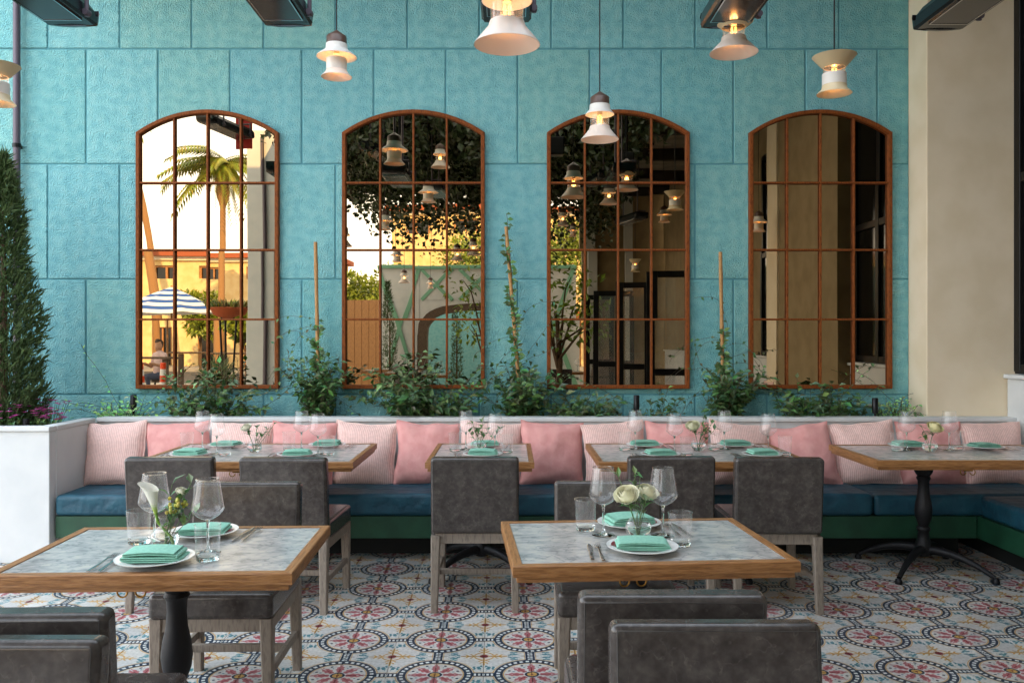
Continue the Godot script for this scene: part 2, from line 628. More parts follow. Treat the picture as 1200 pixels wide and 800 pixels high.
	M.mint_paint = plain(s8(122, 176, 148), 0.6)
	M.beam = plain(s8(52, 46, 42), 0.7)
	M.ceiling = tinted(ramp(coarse, [[0.2, s8(128, 120, 108)], [0.8, s8(146, 138, 126)]], S), Vector3.ONE * 0.5, 0.9)
	M.red = plain(s8(178, 34, 28), 0.5)
	M.orange = plain(s8(226, 74, 28), 0.5)
	M.terracotta = plain(s8(182, 92, 54), 0.8)
	M.navy_stripe = plain(s8(42, 86, 158), 0.8)
	M.white_cloth = plain(s8(226, 226, 224), 0.85)
	M.skin = leaf_mat(0.7)
	M.barrel = tinted(ramp(grain, [[0.1, s8(66, 52, 42)], [0.9, s8(112, 92, 74)]], S), Vector3(8, 1, 8), 0.7)


func leaf_mat(rough: float) -> StandardMaterial3D:
	var m := StandardMaterial3D.new()
	m.vertex_color_use_as_albedo = true
	m.roughness = rough
	m.backlight_enabled = true
	m.backlight = Color(0.3, 0.3, 0.3)
	return m


# ---------------------------------------------------------------- setting
const TILE := 0.209


func make_floor() -> void:
	var f := Node3D.new()
	f.name = "patio_floor"
	add_child(f)
	f.set_meta("kind", "structure")
	f.position = Vector3(-0.332, 0, -4.047)
	f.rotation.y = deg_to_rad(1.0)
	var t := ImageTexture.create_from_image(tile_image(320))
	var mats := []
	for k in 3:
		var m := plain([Color(1, 1, 1), Color(0.955, 0.95, 0.94), Color(0.92, 0.925, 0.93)][k], [0.42, 0.48, 0.38][k])
		m.albedo_texture = t
		mats.append(m)
	var shapes := []
	for fz in 2:
		for fx in 2:
			var b := MB.new()
			tile_shape(b, Vector3.ZERO, fx, fz)
			shapes.append(b.done())
	var rest := MB.new()
	var base := f.transform.affine_inverse()
	var shown := 0
	for j in range(-26, 60):
		for i in range(-18, 24):
			var p := Vector3((i + 0.5) * TILE, 0, (j + 0.5) * TILE)
			var w: Vector3 = f.transform * p
			if w.x < -4.3 or w.x > 3.6 or w.z < -6.0 or w.z > 7.4:
				continue
			var inside := w.z < -3.42 and w.z > -5.72 and absf(w.x) < 0.63 * -w.z + 0.1 and w.x > -3.0 and w.x < 3.08
			if inside and shown < 300:
				shown += 1
				part(f, "tile", shapes[posmod(i, 2) + 2 * posmod(j, 2)], mats[rng.randi() % 3], p + Vector3(0, rnd(-0.0007, 0.0007), 0), Basis.from_euler(Vector3(rnd(-0.0025, 0.0025), 0, rnd(-0.0025, 0.0025))))
			else:
				tile_shape(rest, p, posmod(i, 2), posmod(j, 2))
	var o := part(f, "tile_field", rest.done(), mats[0])
	o.set_meta("kind", "stuff")
	var g := MB.new()
	g.box(Vector3(0, -0.06, 0), Vector3(8.6, 0.1, 14.6))
	var bed := part(self, "screed", g.done(), plain(s8(96, 92, 86), 0.95), Vector3(-0.2, 0, 0.7))
	bed.set_meta("kind", "structure")


func tile_shape(b: MB, p: Vector3, fx: int, fz: int) -> void:
	var h := TILE / 2 - 0.0009
	var k := h - 0.0012
	var q := [Vector3(-k, 0, -k), Vector3(k, 0, -k), Vector3(k, 0, k), Vector3(-k, 0, k)]
	var o := [Vector3(-h, -0.0016, -h), Vector3(h, -0.0016, -h), Vector3(h, -0.0016, h), Vector3(-h, -0.0016, h)]
	var uvs := []
	for c in q:
		var u: float = c.x / TILE + 0.5
		var w: float = c.z / TILE + 0.5
		uvs.append(Vector2(1.0 - u if fx else u, 1.0 - w if fz else w))
	b.quad(p + q[0], p + q[1], p + q[2], p + q[3], Vector3.UP, uvs[0], uvs[1], uvs[2], uvs[3])
	for i in 4:
		var l := (i + 1) % 4
		var out: Vector3 = (o[i] + o[l]).normalized()
		out.y = 0.6
		b.quad(p + q[i], p + q[l], p + o[l], p + o[i], out.normalized(), uvs[i], uvs[l], uvs[l], uvs[i])
		b.quad(p + o[i], p + o[l], p + o[l] - Vector3(0, 0.008, 0), p + o[i] - Vector3(0, 0.008, 0), Vector3(out.x, 0, out.z).normalized(), uvs[i], uvs[l], uvs[l], uvs[i])


const WZ := -6.45  # face of the teal wall


func make_wall() -> void:
	var w := thing("block_wall", "tall teal stucco wall of large staggered blocks behind the banquette", "wall", Vector3(0, 0, WZ))
	var b := MB.new()
	b.box(Vector3(-1.2, 2.7, -0.2), Vector3(10.6, 5.42, 0.382))
	part(w, "backing", b.done(), M.joint)
	var shapes := {}
	var pitch := 0.55
	var gap := 0.012
	var row := 0
	for y0 in [0.133, 1.013, 1.893, 2.772, 3.652, 4.532]:
		var x := -3.244 - 6 * pitch if row % 2 == 1 else -3.537 - 5 * pitch
		var h := 0.88
		while x < 3.04:
			var x1 := minf(x + pitch, 3.05)
			var a := maxf(x, -6.45)
			if x1 - a > 0.06:
				var key := "%.3f" % (x1 - a)
				if not shapes.has(key):
					var q := MB.new()
					q.rbox(Vector3(0, 0, -0.03), Vector3(x1 - a - gap, h - gap, 0.06), 0.006, 2)
					shapes[key] = q.done()
				part(w, "block", shapes[key], M.teal_set[rng.randi() % 4], Vector3((a + x1) / 2, y0 + h / 2, rnd(-0.0015, 0.0015)))
			x += pitch
		row += 1
	var cp := MB.new()
	cp.cbox(Vector3(-1.2, 7.66, -0.2), Vector3(10.7, 0.12, 0.5), 0.01)
	part(w, "coping", cp.done(), M.cream)
	var up := MB.new()
	up.box(Vector3(-1.2, 6.51, -0.19), Vector3(10.6, 2.18, 0.38))
	part(w, "upper_storey", up.done(), M.teal)
	# downpipe
	var d := thing("downpipe", "thin dark grey vertical pipe on the teal wall above the cypress", "pipe", Vector3(-3.74, 0.8, WZ))
	var t := MB.new()
	t.tube([Vector3(0, 0, 0.055), Vector3(0, 4.9, 0.055)], 0.026, 14)
	part(d, "pipe", t.done(), M.pipe_grey)
	for y in [0.6, 2.1, 3.6]:
		var cl := MB.new()
		cl.lathe([Vector2(0.026, -0.015), Vector2(0.031, -0.015), Vector2(0.031, 0.015), Vector2(0.026, 0.015)], 14, Vector3(0, y, 0.055))
		cl.box(Vector3(0, y, 0.015), Vector3(0.02, 0.025, 0.03))
		part(d, "clamp", cl.done(), M.black_metal)


func make_masonry() -> void:
	# pier and side wall on the right
	var p := thing("pier", "cream plaster pier standing between the teal wall and the side windows", "pier", Vector3(3.36, 0, -6.3))
	var b := MB.new()
	b.rbox(Vector3(0.02, 2.85, -0.005), Vector3(0.68, 5.7, 0.29), 0.008, 2)
	part(p, "shaft", b.done(), M.cream)
	var w := thing("side_wall", "cream side wall with dark framed windows above a low white ledge", "wall", Vector3(3.56, 0, 0))
	# solid stretches above the ledge: [z0, z1, proud]
	for s in [[-3.84, -1.92, 0.11, 0.45], [-1.92, -1.46, 0.14, 0.45], [-0.9, 7.0, 0.0, 1.19]]:
		var q := MB.new()
		q.rbox(Vector3(0.16 - s[2] / 2, (s[3] + 5.69) / 2, (s[0] + s[1]) / 2), Vector3(0.22 + s[2], 5.69 - s[3], s[1] - s[0]), 0.006, 1)
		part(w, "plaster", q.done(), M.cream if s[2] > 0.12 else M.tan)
	for s in [[-6.15, -3.84], [-1.46, -0.9]]:
		var q := MB.new()
		q.box(Vector3(0.16, 4.85, (s[0] + s[1]) / 2), Vector3(0.22, 1.7, s[1] - s[0]))
		part(w, "lintel", q.done(), M.tan)
		var win := Node3D.new()
		win.name = "window"
		w.add_child(win, true)
		var fr := MB.new()
		var zc: float = (s[0] + s[1]) / 2
		var fx := 0.15 if s[0] < -5.0 else 0.03
		var n := 4 if s[1] - s[0] > 1 else 1
		for k in n + 1:
			var z: float = lerpf(s[0] + 0.04, s[1] - 0.04, float(k) / n)
			fr.cbox(Vector3(fx, 2.6, z), Vector3(0.09, 2.8, 0.075), 0.006)
		for y in [1.22, 2.6, 3.97]:
			fr.cbox(Vector3(fx, y, zc), Vector3(0.08, 0.07, s[1] - s[0] - 0.01), 0.006)
		part(win, "frame", fr.done(), M.black_metal)
		for k in n:
			var z: float = lerpf(s[0] + 0.04, s[1] - 0.04, (k + 0.5) / n)
			for y in [1.91, 3.28]:
				var gq := MB.new()
				gq.box(Vector3(fx - 0.01, y, z), Vector3(0.008, 1.33, (s[1] - s[0] - 0.08) / n - 0.06))
				part(win, "pane", gq.done(), M.dark_glass)
	var l := thing("ledge_wall", "low white ledge wall under the dark side windows", "wall", Vector3(3.62, 0, 0))
	var lb := MB.new()
	lb.rbox(Vector3(0.15, 0.575, 0.4), Vector3(0.3, 1.15, 13.1), 0.008, 2)
	part(l, "masonry", lb.done(), M.white)
	var lc := MB.new()
	lc.rbox(Vector3(0.12, 1.167, 0.4), Vector3(0.3, 0.03, 13.1), 0.006, 2)
	part(l, "cap", lc.done(), M.white)

	# white planter: the bench back and the box on the left
	var pl := thing("planter_box", "white plastered planter running behind the pink pillows and round the cypress", "planter", Vector3.ZERO)
	var top := 0.845
	var q := MB.new()
	q.rbox(Vector3(0.33, top / 2, -6.1), Vector3(6.57, top, 0.1), 0.006, 2)
	part(pl, "back_panel", q.done(), M.white)
	q = MB.new()
	q.rbox(Vector3(0.335, top + 0.0155, -6.095), Vector3(6.59, 0.03, 0.13), 0.006, 2)
	part(pl, "cap", q.done(), M.white)
	q = MB.new()
	q.rbox(Vector3(-4.7, top / 2, -5.46), Vector3(3.48, top, 0.08), 0.006, 2)
	part(pl, "front_panel", q.done(), M.white)
	q = MB.new()
	q.rbox(Vector3(-3.0, top / 2, -5.82), Vector3(0.08, top, 0.63), 0.006, 2)
	part(pl, "end_panel", q.done(), M.white)
	q = MB.new()
	q.rbox(Vector3(-4.7, top + 0.0155, -5.455), Vector3(3.49, 0.03, 0.095), 0.006, 2)
	part(pl, "cap", q.done(), M.white)
	q = MB.new()
	q.rbox(Vector3(-3.0, top + 0.0155, -5.76), Vector3(0.095, 0.03, 0.51), 0.006, 2)
	part(pl, "cap", q.done(), M.white)
	q = MB.new()
	q.box(Vector3(0.0, 0.76, -6.29), Vector3(6.05, 0.06, 0.27))
	q.box(Vector3(-4.7, 0.76, -5.97), Vector3(3.3, 0.06, 0.92))
	part(pl, "soil", q.done(), M.soil)


func make_bench() -> void:
	var bn := thing("banquette", "long dark blue cushioned banquette on a green panelled base", "bench", Vector3.ZERO)
	# base: green panels and dark recessed plinth
	var q := MB.new()
	q.box(Vector3(0.03, 0.075, -5.85), Vector3(5.96, 0.15, 0.36))
	q.box(Vector3(3.36, 0.075, -3.9), Vector3(0.36, 0.15, 4.26))
	part(bn, "plinth", q.done(), M.toe)
	var x := -2.945
	for e in [-1.45, 0.05, 1.55, 3.02]:
		var b := MB.new()
		b.cbox(Vector3((x + e) / 2, 0.2215, -5.75), Vector3(e - x - 0.004, 0.143, 0.58), 0.003)
		part(bn, "base_panel", b.done(), M.green_panel)
		x = e
	for z in [-4.92, -3.8, -2.68]:
		var b := MB.new()
		b.cbox(Vector3(3.29, 0.2215, z), Vector3(0.53, 0.143, 1.11), 0.003)
		part(bn, "base_panel", b.done(), M.green_panel)
	x = -2.945
	for e in [-1.62, -0.3, 1.02, 2.35, 3.545]:
		var b := MB.new()
		b.rbox(Vector3((x + e) / 2, 0.366, -5.745), Vector3(e - x - 0.006, 0.14, 0.6), 0.028, 3, Basis.IDENTITY, 8, 1)
		part(bn, "seat_cushion", b.done(), M.blue)
		x = e
	for z in [-4.9, -3.8, -2.7]:
		var b := MB.new()
		b.rbox(Vector3(3.29, 0.366, z), Vector3(0.52, 0.14, 1.09), 0.028, 3, Basis.IDENTITY, 6, 1)
		part(bn, "seat_cushion", b.done(), M.blue)


func make_mirrors() -> void:
	var W := 1.085
	var spring := 3.005
	var apex := 3.178
	var low := 1.058
	var fw := 0.029
	var hh := W / 2
	var rise := apex - spring
	var R := (hh * hh + rise * rise) / (2 * rise)
	var labels := ["arched mirror above the left bench end reflecting sky, palm and striped umbrella", "arched mirror left of the centre lamp reflecting lattice wall and ivy canopy", "arched mirror behind the hanging lamp reflecting black folding door frames", "dark arched mirror next to the cream pier reflecting the side windows"]
	var xs := [-2.304, -0.737, 0.821, 2.36]
	for m in 4:
		var t := thing("arched_mirror", labels[m], "mirror", Vector3(xs[m], 0, WZ), 0.0, "arched grid mirrors on the teal wall")
		var out := PackedVector2Array()
		var inn := PackedVector2Array()
		out.append(Vector2(-hh, low))
		inn.append(Vector2(-hh + fw, low + fw))
		var n := 20
		for i in n + 1:
			var x := lerpf(-hh, hh, float(i) / n)
			out.append(Vector2(x, arc(R, apex, x, 0.0)))
			var xi := lerpf(-hh + fw, hh - fw, float(i) / n)
			inn.append(Vector2(xi, arc(R, apex, xi, fw)))
		out.append(Vector2(hh, low))
		inn.append(Vector2(hh - fw, low + fw))
		var fr := MB.new()
		var N := out.size()
		var z0 := 0.0
		var z1 := 0.045
		var k := 0.005
		for i in N:
			var l := (i + 1) % N
			var d := (out[l] - out[i]).normalized()
			var nn := Vector3(-d.y, d.x, 0)
			var a := out[i]
			var c := out[l]
			var ai := inn[i]
			var ci := inn[l]
			var a2 := a.lerp(ai, 0.14)
			var c2 := c.lerp(ci, 0.14)
			var a3 := a.lerp(ai, 0.86)
			var c3 := c.lerp(ci, 0.86)
			fr.quad(v3(a, z0), v3(c, z0), v3(c, z1 - k), v3(a, z1 - k), nn)
			fr.quad(v3(a, z1 - k), v3(c, z1 - k), v3(c2, z1), v3(a2, z1), (nn + Vector3.BACK).normalized())
			fr.quad(v3(a2, z1), v3(c2, z1), v3(c3, z1), v3(a3, z1), Vector3.BACK)
			fr.quad(v3(a3, z1), v3(c3, z1), v3(ci, z1 - k), v3(ai, z1 - k), (Vector3.BACK - nn).normalized())
			fr.quad(v3(ai, z1 - k), v3(ci, z1 - k), v3(ci, z0), v3(ai, z0), -nn)
		part(t, "frame", fr.done(), M.frame_wood)
		# bars
		var bw := 0.0145
		var vx := [-0.2535, 0.0, 0.2535]
		var hy := [1.585, 2.113, 2.623]
		for x in vx:
			var b := MB.new()
			var y1: float = arc(R, apex, x, fw) + 0.004
			b.cbox(Vector3(x, (low + fw + y1) / 2 - 0.002, 0.027), Vector3(bw, y1 - low - fw + 0.004, 0.022), 0.003)
			part(t, "bar", b.done(), M.frame_wood)
		for y in hy:
			var b := MB.new()
			b.cbox(Vector3(0, y, 0.0265), Vector3(W - 2 * fw + 0.004, bw, 0.026), 0.003)
			part(t, "bar", b.done(), M.frame_wood)
		# panes, each a little bowed and turned in its rebate
		var cx := [-hh + fw - 0.006, -0.2535, 0.0, 0.2535, hh - fw + 0.006]
		var ry := [low + fw - 0.006, 1.585, 2.113, 2.623, 9.0]
		for j in 4:
			for i in 4:
				var bow := rnd(-0.00022, 0.00022)
				var tx := rnd(-0.0011, 0.0011)
				var ty := rnd(-0.0011, 0.0011)
				var g := []
				for b in 7:
					var line := PackedVector3Array()
					for a in 7:
						var x := lerpf(cx[i], cx[i + 1], a / 6.0)
						var y1: float = minf(ry[j + 1], arc(R, apex, clampf(x, -hh + fw, hh - fw), fw) + 0.006)
						var y := lerpf(ry[j], y1, b / 6.0)
						var u := a / 3.0 - 1.0
						var w := b / 3.0 - 1.0
						line.append(Vector3(x, y, 0.012 + bow * (2.0 - u * u - w * w) + tx * u * 0.12 + ty * w * 0.2))
					g.append(line)
				var pb := MB.new()
				pb.grid(g, 1.0)
				part(t, "pane", pb.done(), M.mirror)


func v3(p: Vector2, z: float) -> Vector3:
	return Vector3(p.x, p.y, z)


# height of the mirror's arch, drawn in by off
func arc(R: float, apex: float, x: float, off: float) -> float:
	var r := R - off
	return apex - R + sqrt(maxf(0.0, r * r - x * x))


# ---------------------------------------------------------------- furniture
func make_chair() -> Node3D:
	# the sitter looks towards -z; the back stands at +z
	var t := Node3D.new()
	t.name = "dining_chair"
	t.set_meta("base", "dining_chair")
	var b := MB.new()
	b.rbox(Vector3(0, 0.43, -0.02), Vector3(0.47, 0.1, 0.47), 0.022, 3, Basis.IDENTITY, 6, 2)
	part(t, "seat", b.done(), M.leather)
	var tilt := Basis(Vector3.RIGHT, deg_to_rad(5.0))
	b = MB.new()
	b.rbox(Vector3(0, 0.618, 0.232), Vector3(0.465, 0.405, 0.068), 0.02, 3, tilt, 6, 3)
	var bk := part(t, "backrest", b.done(), M.leather)
	b = MB.new()
	for s in [-1.0, 1.0]:
		var z: float = s * 0.0325
		var pts := []
		for q in [[-0.218, -0.18], [-0.218, 0.188], [0.218, 0.188], [0.218, -0.18]]:
			pts.append(Vector3(0, 0.618, 0.232) + tilt * Vector3(q[0], q[1], z + s * 0.0012))
		b.tube(pts, 0.0018, 5)
	part(bk, "seam", b.done(), M.thread)
	b = MB.new()
	for s in [-1.0, 1.0]:
		b.cbox(Vector3(s * 0.214, 0.357, -0.01), Vector3(0.028, 0.05, 0.4), 0.003)
	b.cbox(Vector3(0, 0.357, -0.225), Vector3(0.4, 0.05, 0.028), 0.003)
	b.cbox(Vector3(0, 0.385, 0.214), Vector3(0.42, 0.055, 0.03), 0.003)
	part(t, "seat_frame", b.done(), M.grey_wood)
	for sx in [-1.0, 1.0]:
		for sz in [-1.0, 1.0]:
			b = MB.new()
			var top := Vector3(sx * 0.208, 0.40 if sz > 0 else 0.382, sz * 0.222)
			var foot := Vector3(sx * 0.214, 0.0, sz * 0.222 + (0.025 if sz > 0 else 0.0))
			taper(b, foot, top, 0.036, 0.05)
			part(t, "leg", b.done(), M.grey_wood)
	for s in [-1.0, 1.0]:
		b = MB.new()
		b.cbox(Vector3(s * 0.212, 0.165, 0.005), Vector3(0.02, 0.032, 0.42), 0.003)
		part(t, "stretcher", b.done(), M.grey_wood)
	b = MB.new()
	b.cbox(Vector3(0, 0.165, 0.06), Vector3(0.41, 0.032, 0.02), 0.003)
	part(t, "stretcher", b.done(), M.grey_wood)
	return t


func taper(b: MB, lo: Vector3, hi: Vector3, w0: float, w1: float) -> void:
	var c := []
	for e in [[lo, w0 / 2], [hi, w1 / 2]]:
		for q in [[-1, -1], [1, -1], [1, 1], [-1, 1]]:
			c.append(e[0] + Vector3(q[0] * e[1], 0, q[1] * e[1]))
	var k := 0.12
	for i in 4:
		var l := (i + 1) % 4
		var nn: Vector3 = ((c[i] + c[l]) / 2 - lo)
		nn.y = 0
		nn = nn.normalized()
		# face between chamfers, then the chamfer strip
		var a0: Vector3 = c[i].lerp(c[l], k)
		var a1: Vector3 = c[l].lerp(c[i], k)
		var b0: Vector3 = c[i + 4].lerp(c[l + 4], k)
		var b1: Vector3 = c[l + 4].lerp(c[i + 4], k)
		b.quad(a0, a1, b1, b0, nn)
		var m := (i + 2) % 4
		var n0: Vector3 = c[l].lerp(c[m], k)
		var n1: Vector3 = c[l + 4].lerp(c[m + 4], k)
		var cn: Vector3 = (c[l] - lo)
		cn.y = 0
		b.quad(a1, n0, n1, b1, cn.normalized())
	b.quad(c[0], c[1], c[2], c[3], Vector3.DOWN)
	b.quad(c[4], c[5], c[6], c[7], Vector3.UP)


func place_chairs() -> void:
	var proto := make_chair()
	var L := [
		[-1.80, -4.70, 0.03, "grey leather chair at the large wall table, the one nearest the white planter", "chairs along the wall tables"],
		[-1.175, -4.68, -0.06, "grey leather chair at the large wall table, second from the white planter", "chairs along the wall tables"],
		[-0.187, -4.70, 0.0, "grey leather chair alone at the narrow two-seat wall table", "chairs along the wall tables"],
		[0.847, -4.72, 0.02, "grey leather chair behind the two white roses at the wide wall table", "chairs along the wall tables"],
		[1.414, -4.68, -0.02, "grey leather chair at the wide wall table nearest the corner table", "chairs along the wall tables"],
		[-1.14, -3.44, PI + 0.02, "grey leather chair across the front table with the calla lily, facing the camera", "chairs at the front tables"],
		[0.42, -3.46, PI - 0.02, "grey leather chair across the front table with the roses, facing the camera", "chairs at the front tables"],
		[-1.165, -2.20, 0.03, "grey leather chair tucked at the near side of the calla lily table", "chairs at the front tables"],
		[-1.085, -1.53, PI, "grey leather chair back in the lower left corner, closest to the camera", "chairs at the front tables"],
		[0.40, -2.34, 0.0, "grey leather chair tucked at the near side of the rose table", "chairs at the front tables"],
		[0.452, -1.63, PI, "grey leather chair back at the bottom edge, closest in front of the rose table", "chairs at the front tables"],
		[-1.9, 3.4, PI, "grey leather chair reflected in the lattice mirror, at the first rear table", "chairs behind the camera"],
		[-2.4, 5.0, 0.2, "grey leather chair reflected in the lattice mirror, at the second rear table", "chairs behind the camera"],
		[0.9, 4.2, PI - 0.3, "grey leather chair reflected in the folding door mirror, at the rear table", "chairs behind the camera"],
	]
	for c in L:
		var r: Node3D = proto.duplicate()
		r.name = numbered("dining_chair")
		add_child(r)
		r.position = Vector3(c[0], 0, c[1])
		r.rotation.y = c[2]
		tag(r, c[3], "chair", c[4])
	proto.free()


func make_table(label: String, group: String, w: float, d: float, at: Vector3, turn: float, foot_x := 0.0) -> Node3D:
	var t := thing("dining_table", label, "table", at, turn, group)
	var H := 0.735
	var e := 0.03
	var b := MB.new()
	b.cbox(Vector3(0, H - 0.012, 0), Vector3(w - 2 * e - 0.002, 0.022, d - 2 * e - 0.002), 0.0015)
	part(t, "stone_top", b.done(), M.stone)
	for s in [-1.0, 1.0]:
		b = MB.new()
		edge(b, Vector3(-w / 2, 0, s * d / 2), Vector3(w / 2, 0, s * d / 2), Vector3(0, 0, -s), e, H)
		part(t, "edge_board", b.done(), M.oak)
		b = MB.new()
		edge(b, Vector3(s * w / 2, 0, -d / 2), Vector3(s * w / 2, 0, d / 2), Vector3(-s, 0, 0), e, H)
		part(t, "edge_board", b.done(), M.oak_z)
	b = MB.new()
	b.cbox(Vector3(0, H - 0.0445, 0), Vector3(w - 0.026, 0.0205, d - 0.026), 0.002)
	part(t, "under_board", b.done(), M.oak)
	# turned pedestal
	b = MB.new()
	var pr := [[0.0, 0.665], [0.055, 0.665], [0.055, 0.62], [0.044, 0.6], [0.036, 0.59], [0.043, 0.575], [0.034, 0.56], [0.032, 0.52], [0.036, 0.47], [0.047, 0.42], [0.052, 0.37], [0.047, 0.33], [0.034, 0.295], [0.03, 0.28], [0.04, 0.27], [0.04, 0.255], [0.031, 0.245], [0.036, 0.2], [0.048, 0.17], [0.052, 0.12], [0.04, 0.095], [0.0, 0.09]]
	var pp := []
	for i in pr.size():
		pp.append(Vector2(pr[pr.size() - 1 - i][0], pr[pr.size() - 1 - i][1]))
	b.lathe(pp, 24, Vector3(foot_x, 0, 0), 0.6)
	b.cbox(Vector3(foot_x, 0.667, 0), Vector3(0.36, 0.012, 0.36), 0.003)
	part(t, "pedestal", b.done(), M.iron)
	for k in 4:
		var a := PI / 4 + k * PI / 2
		var o := Vector3(cos(a), 0, sin(a))
		b = MB.new()
		var pts := []
		var rad := []
		for i in 9:
			var u := i / 8.0
			var y := 0.135 + 0.025 * sin(u * PI * 0.6) - 0.125 * pow(u, 1.7)
			pts.append(Vector3(foot_x, 0, 0) + o * lerpf(0.03, 0.40, u) + Vector3(0, y, 0))
			rad.append(lerpf(0.03, 0.014, u))
		b.tube(pts, rad, 8)
		b.lathe([Vector2(0, 0), Vector2(0.02, 0), Vector2(0.022, 0.012), Vector2(0.017, 0.03), Vector2(0, 0.036)], 12, Vector3(foot_x, 0, 0) + o * 0.405, 0.3)
		part(t, "foot", b.done(), M.iron)
	b = MB.new()
	for s in [-1.0, 1.0]:
		var pts := []
		for i in 9:
			var a := PI * 1.25 * i / 8.0
			pts.append(Vector3(s * (0.012 + 0.016 * (1 - cos(a))) - 0.06, 0.655 - 0.017 * sin(a), d / 2 - 0.1))
		b.tube(pts, 0.003, 6)
	b.box(Vector3(-0.06, 0.667, d / 2 - 0.1), Vector3(0.05, 0.012, 0.016))
	part(t, "bag_hook", b.done(), M.brass)
	return t


# mitred edge board from a to c, reaching e inwards
func edge(b: MB, a: Vector3, c: Vector3, inw: Vector3, e: float, H: float) -> void:
	var dir := (c - a).normalized()
	var y1 := H + 0.0015
	var y0 := H - 0.034
	var k := 0.003
	var ai := a + inw * e + dir * e
	var ci := c + inw * e - dir * e
	var up := Vector3.UP
	var ak := a + inw * k + dir * k
	var ck := c + inw * k - dir * k
	b.quad(ak + up * y1, ck + up * y1, ci + up * y1, ai + up * y1, up)
	b.quad(a + up * (y1 - k), c + up * (y1 - k), ck + up * y1, ak + up * y1, (up - inw).normalized())
	b.quad(a + up * y0, c + up * y0, c + up * (y1 - k), a + up * (y1 - k), -inw)
	b.quad(a + up * y0, c + up * y0, ci + up * y0, ai + up * y0, Vector3.DOWN)
	b.quad(ai + up * y0, ci + up * y0, ci + up * y1, ai + up * y1, inw)


func make_pillows() -> void:
	var solid := []
	var striped := []
	for k in 3:
		solid.append(pillow_mesh(k + 1))
		striped.append(pillow_mesh(k + 11))
	var where := ["against the white planter end", "second from the white planter end", "behind the wall table set with the white bud", "behind the bud vase of the large wall table", "left of the gap beside the narrow table", "left of the narrow two-seat table", "behind the narrow two-seat table", "right of the narrow two-seat table", "at the near corner of the wide wall table", "behind the left setting of the wide wall table", "behind the white rose on the wide wall table", "slumped beside the wide wall table", "left of the corner table", "behind the yellow rose of the corner table", "at the corner below the cream pier"]
	for i in 15:
		var px := 135.0 + 73.2 * i + (4 if i > 12 else 0)
		var x := (px - 598.0) / 990.0 * 5.9
		var str_ := i % 2 == 0
		var lean := deg_to_rad(rnd(9, 14))
		if i == 11:
			lean = deg_to_rad(20)
		var roll := rnd(-0.085, 0.085)
		if i == 11:
			roll = 0.1
		if i == 0:
			roll = 0.06
		var b := Basis(Vector3.RIGHT, -lean) * Basis(Vector3.UP, rnd(-0.12, 0.12)) * Basis(Vector3.BACK, roll)
		var o := part(self, "pillow", (striped if str_ else solid)[i % 3], M.pink_stripe if str_ else M.pink, Vector3(x, 0.436 + 0.198 - (0.012 if i == 11 else 0.0), -5.9 + rnd(-0.015, 0.012)), b)
		tag(o, ("pale pink ribbed pillow " if str_ else "plain rose pink pillow ") + where[i], "pillow", "pink pillows along the banquette")
	var o2 := part(self, "pillow", solid[0], M.pink, Vector3(3.42, 0.632, -5.25), Basis(Vector3.UP, -PI / 2) * Basis(Vector3.RIGHT, -0.2))
	tag(o2, "plain rose pink pillow on the side bench at the picture's edge", "pillow", "pink pillows along the banquette")
	var o3 := part(self, "pillow", striped[1], M.pink_stripe, Vector3(3.42, 0.632, -1.6), Basis(Vector3.UP, -PI / 2) * Basis(Vector3.RIGHT, -0.2))
	tag(o3, "pink pillow reflected low in the dark mirror", "pillow", "pink pillows along the banquette")


func pillow_mesh(sd: int) -> ArrayMesh:
	var f := FastNoiseLite.new()
	f.seed = sd
	f.frequency = 1.6
	f.fractal_octaves = 2
	var b := MB.new()
	var N := 22
	var W := 0.222
	for side in [1.0, -1.0]:
		var g := []
		for j in N + 1:
			var row := PackedVector3Array()
			for i in N + 1:
				var u := i * 2.0 / N - 1.0
				var w := j * 2.0 / N - 1.0
				var x := u * W * (1.0 - 0.075 * (1.0 - w * w) * absf(u))
				var y := w * W * (1.0 - 0.075 * (1.0 - u * u) * absf(w))
				var q := pow(maxf(0.0, 1.0 - pow(absf(u), 2.6)), 0.55) * pow(maxf(0.0, 1.0 - pow(absf(w), 2.6)), 0.55)
				var sag := 1.0 + 0.22 * (-w)
				var z: float = side * (0.078 * q * sag + 0.004)
				var wr := f.get_noise_2d(u * 0.5 + side, w * 0.5) * 0.012 * q
				# creases running in from the corners
				var cr := sin(atan2(absf(w) - 1.05, absf(u) - 1.05) * 14.0 + sd) * 0.004 * clampf((u * u + w * w) - 0.7, 0, 1) * q
				row.append(Vector3(x + f.get_noise_2d(w * 0.6, 7.0) * 0.012, y + f.get_noise_2d(u * 0.6, 3.0) * 0.014, z + side * (wr + cr)))
			g.append(row)
		b.grid(g, side)
	# piped seam round the edge
	var rim := []
	for s in 4:
		for i in N:
			var t := i * 2.0 / N - 1.0
			var uw: Vector2 = [Vector2(t, -1), Vector2(1, t), Vector2(-t, 1), Vector2(-1, -t)][s]
			var x := uw.x * W * (1.0 - 0.075 * (1.0 - uw.y * uw.y) * absf(uw.x))
			var y := uw.y * W * (1.0 - 0.075 * (1.0 - uw.x * uw.x) * absf(uw.y))
			rim.append(Vector3(x + f.get_noise_2d(uw.y * 0.6, 7.0) * 0.012, y + f.get_noise_2d(uw.x * 0.6, 3.0) * 0.014, 0))
	rim.append(rim[0])
	b.tube(rim, 0.0055, 6, false)
	return b.done()


# ---------------------------------------------------------------- tableware
var shape := {}


